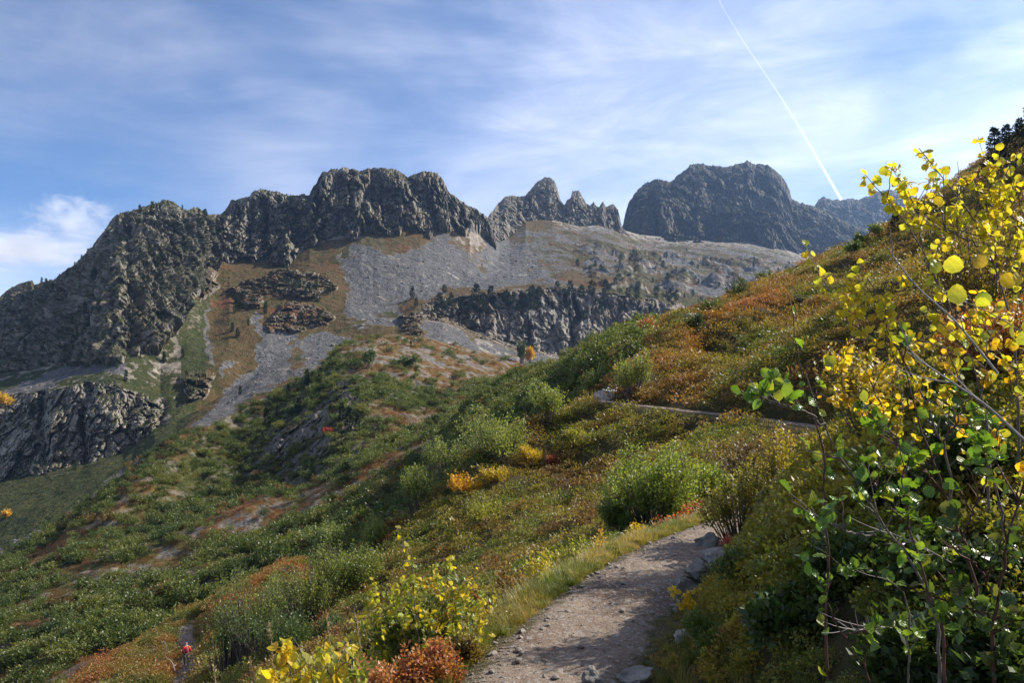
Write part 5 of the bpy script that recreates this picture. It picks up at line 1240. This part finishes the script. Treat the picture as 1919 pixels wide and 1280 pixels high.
sapling('green and yellow aspen sapling left of the tallest trailside one', [[(735, 1300, 5.1), (725, 1210, 5.1), (705, 1140, 5.1), (700, 1085, 5.1)], [(730, 1250, 5.1), (760, 1180, 5.1), (752, 1120, 5.1)], [(730, 1270, 5.1), (690, 1210, 5.1), (668, 1180, 5.1)]], 'aspen', 11, 130, .048, .005, None, .25, .18, 7, [(.40, .40, .045), (.30, .34, .05), (.24, .28, .055), (.52, .42, .035)])
sapling('pale yellow aspen sapling right of the tallest trailside one', [[(850, 1290, 5.2), (855, 1200, 5.2), (868, 1130, 5.2), (880, 1085, 5.2)], [(852, 1250, 5.2), (895, 1180, 5.2), (912, 1140, 5.2)], [(852, 1230, 5.2), (825, 1160, 5.2), (815, 1110, 5.2)]], 'aspen', 12, 130, .048, .005, None, .25, .18, 7, [(.46, .40, .07), (.52, .42, .05), (.34, .35, .06), (.42, .30, .05)])
sapling('low aspen sapling with big yellow leaves at the bottom left edge', [[(590, 1330, 2.7), (585, 1260, 2.7), (560, 1215, 2.7), (548, 1195, 2.7)], [(590, 1300, 2.7), (640, 1250, 2.75), (660, 1225, 2.8)], [(588, 1310, 2.7), (540, 1280, 2.7), (515, 1265, 2.7)]], 'aspen', 9, 100, .052, .005, None, .2, .12, 6, [(.60, .43, .03), (.52, .42, .04), (.40, .38, .05), (.30, .30, .05)])
sapling('small bent yellow aspen in front of the dark boulder', [[(1330, 1205, 4.9), (1300, 1160, 4.9), (1275, 1125, 4.9), (1262, 1110, 4.9)], [(1300, 1160, 4.9), (1290, 1110, 4.9)]], 'aspen', 10, 26, .048, .004, None, .55, .08, 3, [(.60, .43, .02), (.52, .38, .03)])
G_G = 'green alder saplings at the lower right'
sapling('green alder sapling with a long grey stem leaning to the left', [[(1760, 1150, 2.3), (1705, 1050, 2.28), (1640, 960, 2.25), (1575, 860, 2.22), (1548, 800, 2.2), (1525, 750, 2.2), (1510, 700, 2.2)], [(1640, 1003, 2.26), (1590, 998, 2.2), (1530, 970, 2.1), (1484, 940, 2.05)], [(1548, 800, 2.2), (1520, 775, 2.15), (1450, 757, 2.05), (1400, 720, 2.0)]], 'alder', 21, 66, .058, .0062, G_G, .35, .10, 7)
sapling('alder sapling with a bare dark tip and a few white backed leaves', [[(1545, 850, 2.6), (1520, 760, 2.55), (1500, 690, 2.5), (1488, 630, 2.5), (1478, 555, 2.5)], [(1520, 760, 2.55), (1535, 715, 2.55), (1545, 660, 2.55)]], 'alder', 22, 18, .055, .006, G_G, .15, .06, 2, None, M_REDBARK)
sapling('alder sapling with a straight dark red stem and toothed green leaves', [[(1770, 1170, 2.2), (1725, 1080, 2.2), (1700, 960, 2.2), (1690, 880, 2.2), (1684, 820, 2.2)], [(1705, 990, 2.2), (1660, 940, 2.2), (1640, 900, 2.2)]], 'alder', 23, 44, .056, .006, G_G, .2, .10, 5, None, M_REDBARK)
sapling('alder sapling with long stem and bright leaves under the large aspen leaves', [[(1830, 1080, 2.5), (1770, 930, 2.5), (1730, 800, 2.5), (1705, 740, 2.5), (1690, 655, 2.5)], [(1750, 860, 2.5), (1800, 780, 2.5), (1840, 700, 2.5)], [(1770, 930, 2.5), (1700, 840, 2.45), (1640, 790, 2.4)], [(1800, 1010, 2.5), (1850, 900, 2.5), (1880, 840, 2.5)]], 'alder', 24, 86, .058, .007, G_G, .25, .12, 7, None, M_REDBARK)
sapling('alder sapling in the shade of the right edge with dark leaves', [[(1860, 1190, 2.3), (1880, 1060, 2.3), (1905, 960, 2.3), (1925, 880, 2.3)], [(1870, 1120, 2.3), (1820, 1050, 2.3), (1790, 1010, 2.3)], [(1865, 1160, 2.3), (1790, 1130, 2.25), (1730, 1110, 2.2)]], 'alder', 25, 64, .060, .008, G_G, .2, .12, 6, [(.06, .11, .02), (.045, .085, .018), (.09, .14, .025), (.12, .13, .03)], M_REDBARK)
sapling('arching red alder twig with one bright toothed leaf at its tip', [[(1650, 1300, 2.2), (1600, 1225, 2.2), (1565, 1170, 2.2), (1545, 1120, 2.2), (1530, 1075, 2.2)], [(1575, 1190, 2.2), (1620, 1185, 2.25), (1650, 1175, 2.3)]], 'alder', 26, 14, .050, .0055, G_G, .4, .06, 3, None, M_REDBARK, 4, [(1512, 1062, 2.18, .055, (.13, .26, .03)), (1497, 1040, 2.16, .04, (.12, .22, .03))])
sapling('alder twig with a row of small green leaves above the arching red twig', [[(1700, 1105, 2.35), (1655, 1085, 2.3), (1610, 1075, 2.25), (1560, 1045, 2.2), (1535, 1028, 2.2)]], 'alder', 27, 16, .050, .004, G_G, .3, .04, 2, [(.12, .22, .03), (.16, .26, .03)])

# dead twigs, dry stalks and brown leaves in the shade
def bare_branch(label, pts, seed, r=.004, n=7, mat=None):
    g = np.random.default_rng(seed); P = np.array([at(*p) for p in pts]); b = P[0].copy(); e = empty('dead_branch', b); tag(e, label, 'branch', 'bare twigs at the lower right')
    c = bez(P - b, 20); v, f = tubes([c], [np.linspace(r, r * .4, 20)], 5); link('stem', mesh_np('stem', v, f, [mat or M_PALE], True), e)
    for k in range(n):
        i = int(g.integers(4, 19)); d = unit(c[i] - c[i - 1]); o = unit(g.normal(size=3) - d * .1); l = g.uniform(.05, .16); t = np.linspace(0, 1, 5)[:, None]
        v, f = tubes([c[i] + (d * .8 + o * .6) * l * t + np.array([0, 0, .2 * l]) * t ** 2], [np.linspace(r * .5, r * .2, 5)], 4); link('twig', mesh_np('twig', v, f, [mat or M_PALE], True), e)
M_PALE = mat_bark('bleached_twig', (.14, .12, .11), (.38, .34, .32))
bare_branch('pale bare twigs fanned out under the alpenrose', [(1790, 1060, 3.0), (1720, 1020, 2.9), (1670, 1000, 2.85), (1640, 985, 2.8)], 1, .004, 10)
bare_branch('curving pale twigs beside the arching red twig', [(1680, 1180, 2.6), (1640, 1175, 2.55), (1600, 1185, 2.5), (1570, 1165, 2.5)], 2, .004, 8)
0 and bare_branch('tangle of grey twigs at the bottom edge', [(1600, 1290, 2.6), (1520, 1250, 2.6), (1450, 1220, 2.7), (1390, 1235, 2.8)], 3, .004, 10)
bare_branch('long shiny grey branch slanting through the aspens', [(1925, 830, 2.4), (1850, 760, 2.4), (1760, 700, 2.4), (1700, 660, 2.4)], 4, .005, 4)
bare_branch('long bare grey branch against the orange heath', [(1870, 700, 2.8), (1790, 600, 2.8), (1720, 540, 2.8), (1680, 490, 2.8), (1665, 465, 2.8)], 5, .005, 4)
bare_branch('pale dead branch lying in the heath by the lower trail', [(328, 1258, 40), (322, 1240, 40.5), (308, 1232, 40), (313, 1212, 40), (304, 1198, 39.5)], 6, .022, 7)
bare_branch('dead grey branch sticking out under the green shrubs on the spur', [(880, 925, 36), (905, 912, 36), (890, 895, 36), (870, 885, 36)], 7, .03, 5)
def stalk(px0, py0, px1, py1, D, seed, label):
    g = np.random.default_rng(seed); a = at(px0, py0, D); b = at(px1, py1, D); z = gz(a[0], a[1]); a = np.array([a[0], a[1], min(z, a[2])])
    e = empty('grass_stalk', a); tag(e, label, 'grass stalk', 'dry grass stalks with seed heads')
    t = np.linspace(0, 1, 14)[:, None]; c = (b - a) * t + np.array([.05, 0, .10]) * (t * (1 - t)) ; v, f = tubes([c], [np.linspace(.0018, .0010, 14)], 4); link('stem', mesh_np('stem', v, f, [M_STRAW], True), e)
    n = 70; u = g.uniform(.80, 1.02, n)[:, None]; C = (b - a) * u + np.array([.05, 0, .10]) * (u * (1 - u)); d = unit(b - a); A = unit(d + g.normal(size=(n, 3)) * .45); v, f = leaf_quads(C, A, unit(g.normal(size=(n, 3))), np.full(n, .016), np.full(n, .005)); link('seed_head', mesh_np('seed_head', v, f, [M_STRAW]), e)
def mat_straw():
    g = NG('dry_straw'); p = g.obj(); n = g.noise(p, 40, 2); c = g.mix(n, (.30, .20, .09), (.50, .36, .18)); tr = g.n('ShaderNodeBsdfTranslucent'); g.l(c, tr.inputs[0]); mx = g.n('ShaderNodeMixShader'); mx.inputs[0].default_value = .35
    g.l(g.principled(c, .6), mx.inputs[1]); g.l(tr.outputs[0], mx.inputs[2]); return g.fin(mx.outputs[0])
M_STRAW = mat_straw()
for i, s in enumerate(((545, 1330, 505, 1178, 3.0, 'dry brown grass stalk farthest left, standing before the dark thicket'), (640, 1330, 612, 1155, 3.2, 'dry grass stalk with feathery head above the low aspen'), (690, 1320, 668, 1160, 3.4, 'slender straw coloured stalk between the two aspens'),
        (540, 1340, 470, 1245, 2.7, 'bent grass stalk arching at the bottom left'), (440, 1340, 402, 1262, 2.8, 'short seed head poking in at the bottom edge by the lower trail'), (960, 1180, 905, 1068, 5.2, 'tall dry stalk among the yellow grass by the trail'), (990, 1150, 930, 1078, 5.6, 'second dry stalk leaning left over the trail side grass'))):
    stalk(*s[:5], 600 + i, s[5])

# ------------------------------------------------------------------ hiker on the lower trail
def flat(name, col, rough=.7):
    g = NG(name); n = g.noise(g.obj(), 30, 3); return g.fin(g.principled(g.mix(n, tuple(c * .8 for c in col), tuple(min(1, c * 1.15) for c in col)), rough))
def skin_mesh(name, J, E, R, mats, parent, sub=2, root=0):
    me = bpy.data.meshes.new(name); me.from_pydata(J, E, []); o = link(name, me, parent)
    for m in mats: me.materials.append(m)
    s = o.modifiers.new('skin', 'SKIN'); me.skin_vertices or None
    sv = me.skin_vertices[0].data if me.skin_vertices else None
    if sv is None:
        bpy.context.view_layer.objects.active = o; sv = o.data.skin_vertices[0].data
    for i, r in enumerate(R): sv[i].radius = (r, r) if not isinstance(r, tuple) else r; sv[i].use_root = (i == root)
    d = o.modifiers.new('sub', 'SUBSURF'); d.levels = sub; d.render_levels = sub
    return o
def build_hiker():
    q = LO[np.abs(LO[:, 1] - 61.0).argmin()]
    e = empty('person', (q[0], q[1], q[2] - .01), math.radians(28)); tag(e, 'hiker in a red jacket with a backpack walking away down the lower trail', 'person')
    # facing +Y (away); one stride
    J = [(0, 0, .92), (0, .02, 1.12), (0, .07, 1.36), (0, .10, 1.50), (0, .14, 1.60), (0, .15, 1.70),
         (-.10, 0, .88), (-.11, .16, .50), (-.11, .10, .09), (-.12, .25, .05), (.10, 0, .88), (.11, -.02, .48), (.11, -.26, .13), (.12, -.14, .05),
         (-.19, .08, 1.40), (-.27, -.05, 1.14), (-.25, .10, .92), (-.25, .15, .85), (.19, .08, 1.40), (.27, .04, 1.14), (.26, .26, 1.00), (.26, .33, .98)]
    E = [(0, 1), (1, 2), (2, 3), (3, 4), (4, 5), (0, 6), (6, 7), (7, 8), (8, 9), (0, 10), (10, 11), (11, 12), (12, 13), (2, 14), (14, 15), (15, 16), (16, 17), (2, 18), (18, 19), (19, 20), (20, 21)]
    R = [.13, .12, .15, .06, .085, .075, .09, .06, .045, .04, .09, .06, .045, .04, .065, .048, .035, .04, .065, .048, .035, .04]
    skin_mesh('body', J, E, R, [flat('skin', (.45, .27, .19), .5)], e)
    k = [0, 6, 7, 8, 10, 11, 12]; ix = {a: i for i, a in enumerate(k)}
    skin_mesh('trousers', [J[a] for a in k], [(ix[a], ix[b]) for a, b in E if a in ix and b in ix], [.16, .115, .085, .068, .115, .085, .068], [flat('grey_trousers', (.16, .15, .13))], e)
    k = [0, 1, 2, 14, 15, 16, 18, 19, 20]; ix = {a: i for i, a in enumerate(k)}; JJ = [J[a] for a in k]; JJ[0] = (0, 0, .99)
    skin_mesh('jacket', JJ, [(ix[a], ix[b]) for a, b in E if a in ix and b in ix], [.165, .165, .18, .088, .068, .055, .088, .068, .055], [flat('red_jacket', (.50, .025, .04))], e)
    pk = skin_mesh('backpack', [(0, -.19, 1.0), (0, -.22, 1.22), (0, -.16, 1.47)], [(0, 1), (1, 2)], [(.16, .11), (.18, .13), (.15, .10)], [flat('dark_red_pack', (.30, .03, .05))], e)
    link_ = skin_mesh('side_pocket', [(.19, -.16, 1.34), (.22, -.14, 1.48)], [(0, 1)], [.07, .08], [flat('yellow_pouch', (.62, .38, .05))], pk)
    skin_mesh('hat', [(0, .14, 1.66), (0, .15, 1.74)], [(0, 1)], [.112, .09], [flat('grey_hat', (.20, .18, .19))], e)
    for s, a in ((-1, 8), (1, 12)): skin_mesh('boot', [(J[a][0], J[a][1] - .02, J[a][2] - .01), (J[a][0], J[a][1] + .14, J[a][2] - .045)], [(0, 1)], [.058, .05], [flat('dark_boot', (.05, .04, .035))], e)
    for s, a in ((-1, 17), (1, 21)):
        p = np.array(J[a]); v, f = tubes([np.array([p + [0, 0, .10], [p[0] * 1.15, p[1] + .22, .02]])], [np.array([.011, .009])], 5); link('walking_pole', mesh_np('walking_pole', v, f, [flat('pole_metal', (.4, .4, .42), .35)]), e)
build_hiker()

# ------------------------------------------------------------------ contrail and cloud, far above the haze
def vol(name, build):
    g = NG(name); q = g.n('ShaderNodeVolumePrincipled'); q.inputs['Color'].default_value = (1, 1, 1, 1); q.inputs['Anisotropy'].default_value = .35
    q.inputs['Density'].default_value = .005
    build(g, q); g.l(q.outputs[0], g.out.inputs['Volume']); return g.m
def build_sky_things():
    pts = []; rad = []
    for px, py, w in ((1318, -60, 1.8), (1345, 0, 2.0), (1398, 85, 2.3), (1450, 160, 2.6), (1500, 240, 2.9), (1540, 310, 3.1), (1572, 366, 3.1), (1600, 410, 3.1)):
        D = 7600.0 / ((700 - py) / FPX); pts.append(at(px, py, D)); rad.append(w / FPX * D)
    c = bez(pts, 40); d = np.linspace(0, 1, 40); v, f = tubes([c], [np.interp(d, np.linspace(0, 1, len(rad)), rad)], 10)
    def b(g, q): q.inputs['Density'].default_value = .0016; q.inputs['Anisotropy'].default_value = .5
    o = link('contrail', mesh_np('contrail', v, f, [vol('contrail_ice', b)])); tag(o, 'thin white aircraft contrail running down the pale sky to the far ridge', 'contrail')
    for nm, px, py, rx, ry, D, sd, lb in (('cloud', 140, 408, 105, 58, 9000, 3.0, 'small white puffy cloud rising behind the left shoulder of the ridge'), ('cloud', 20, 466, 250, 48, 9300, 9.0, 'low flat white cloud bank at the left edge behind the ridge')):
        P = at(px, py, D); s = D / FPX
        v, f = rock_geo(900 + int(sd), 3, (1, 1, 1), .0)
        v = v / np.maximum(np.linalg.norm(v, axis=1, keepdims=True), .2)
        def b(g, q, sd=sd):
            p = g.obj(); ln = g.n('ShaderNodeVectorMath', operation='LENGTH'); g.l(p, ln.inputs[0])
            mp = g.n('ShaderNodeMapping'); g.l(p, mp.inputs[0]); mp.inputs['Location'].default_value = (sd, sd * .7, 0); mp.inputs['Scale'].default_value = (2.2, 1.2, 1.5)
            n = g.noise(mp.outputs[0], 1.5, 6, .62, .4)
            x = g.math('SUBTRACT', g.math('ADD', g.math('MULTIPLY', n, 2.6), -.62), ln.outputs['Value'])
            g.l(g.math('MULTIPLY', g.math('MULTIPLY', x, 1.6, clamp=True), CLOUD_DENS), q.inputs['Density'])
        m = vol('cloud_vapour', b); o = link(nm, mesh_np(nm, v, f, [m])); o.location = P; o.scale = (rx * s, rx * s * .7, ry * s); tag(o, lb, 'cloud')
CLOUD_DENS = .0032
build_sky_things()
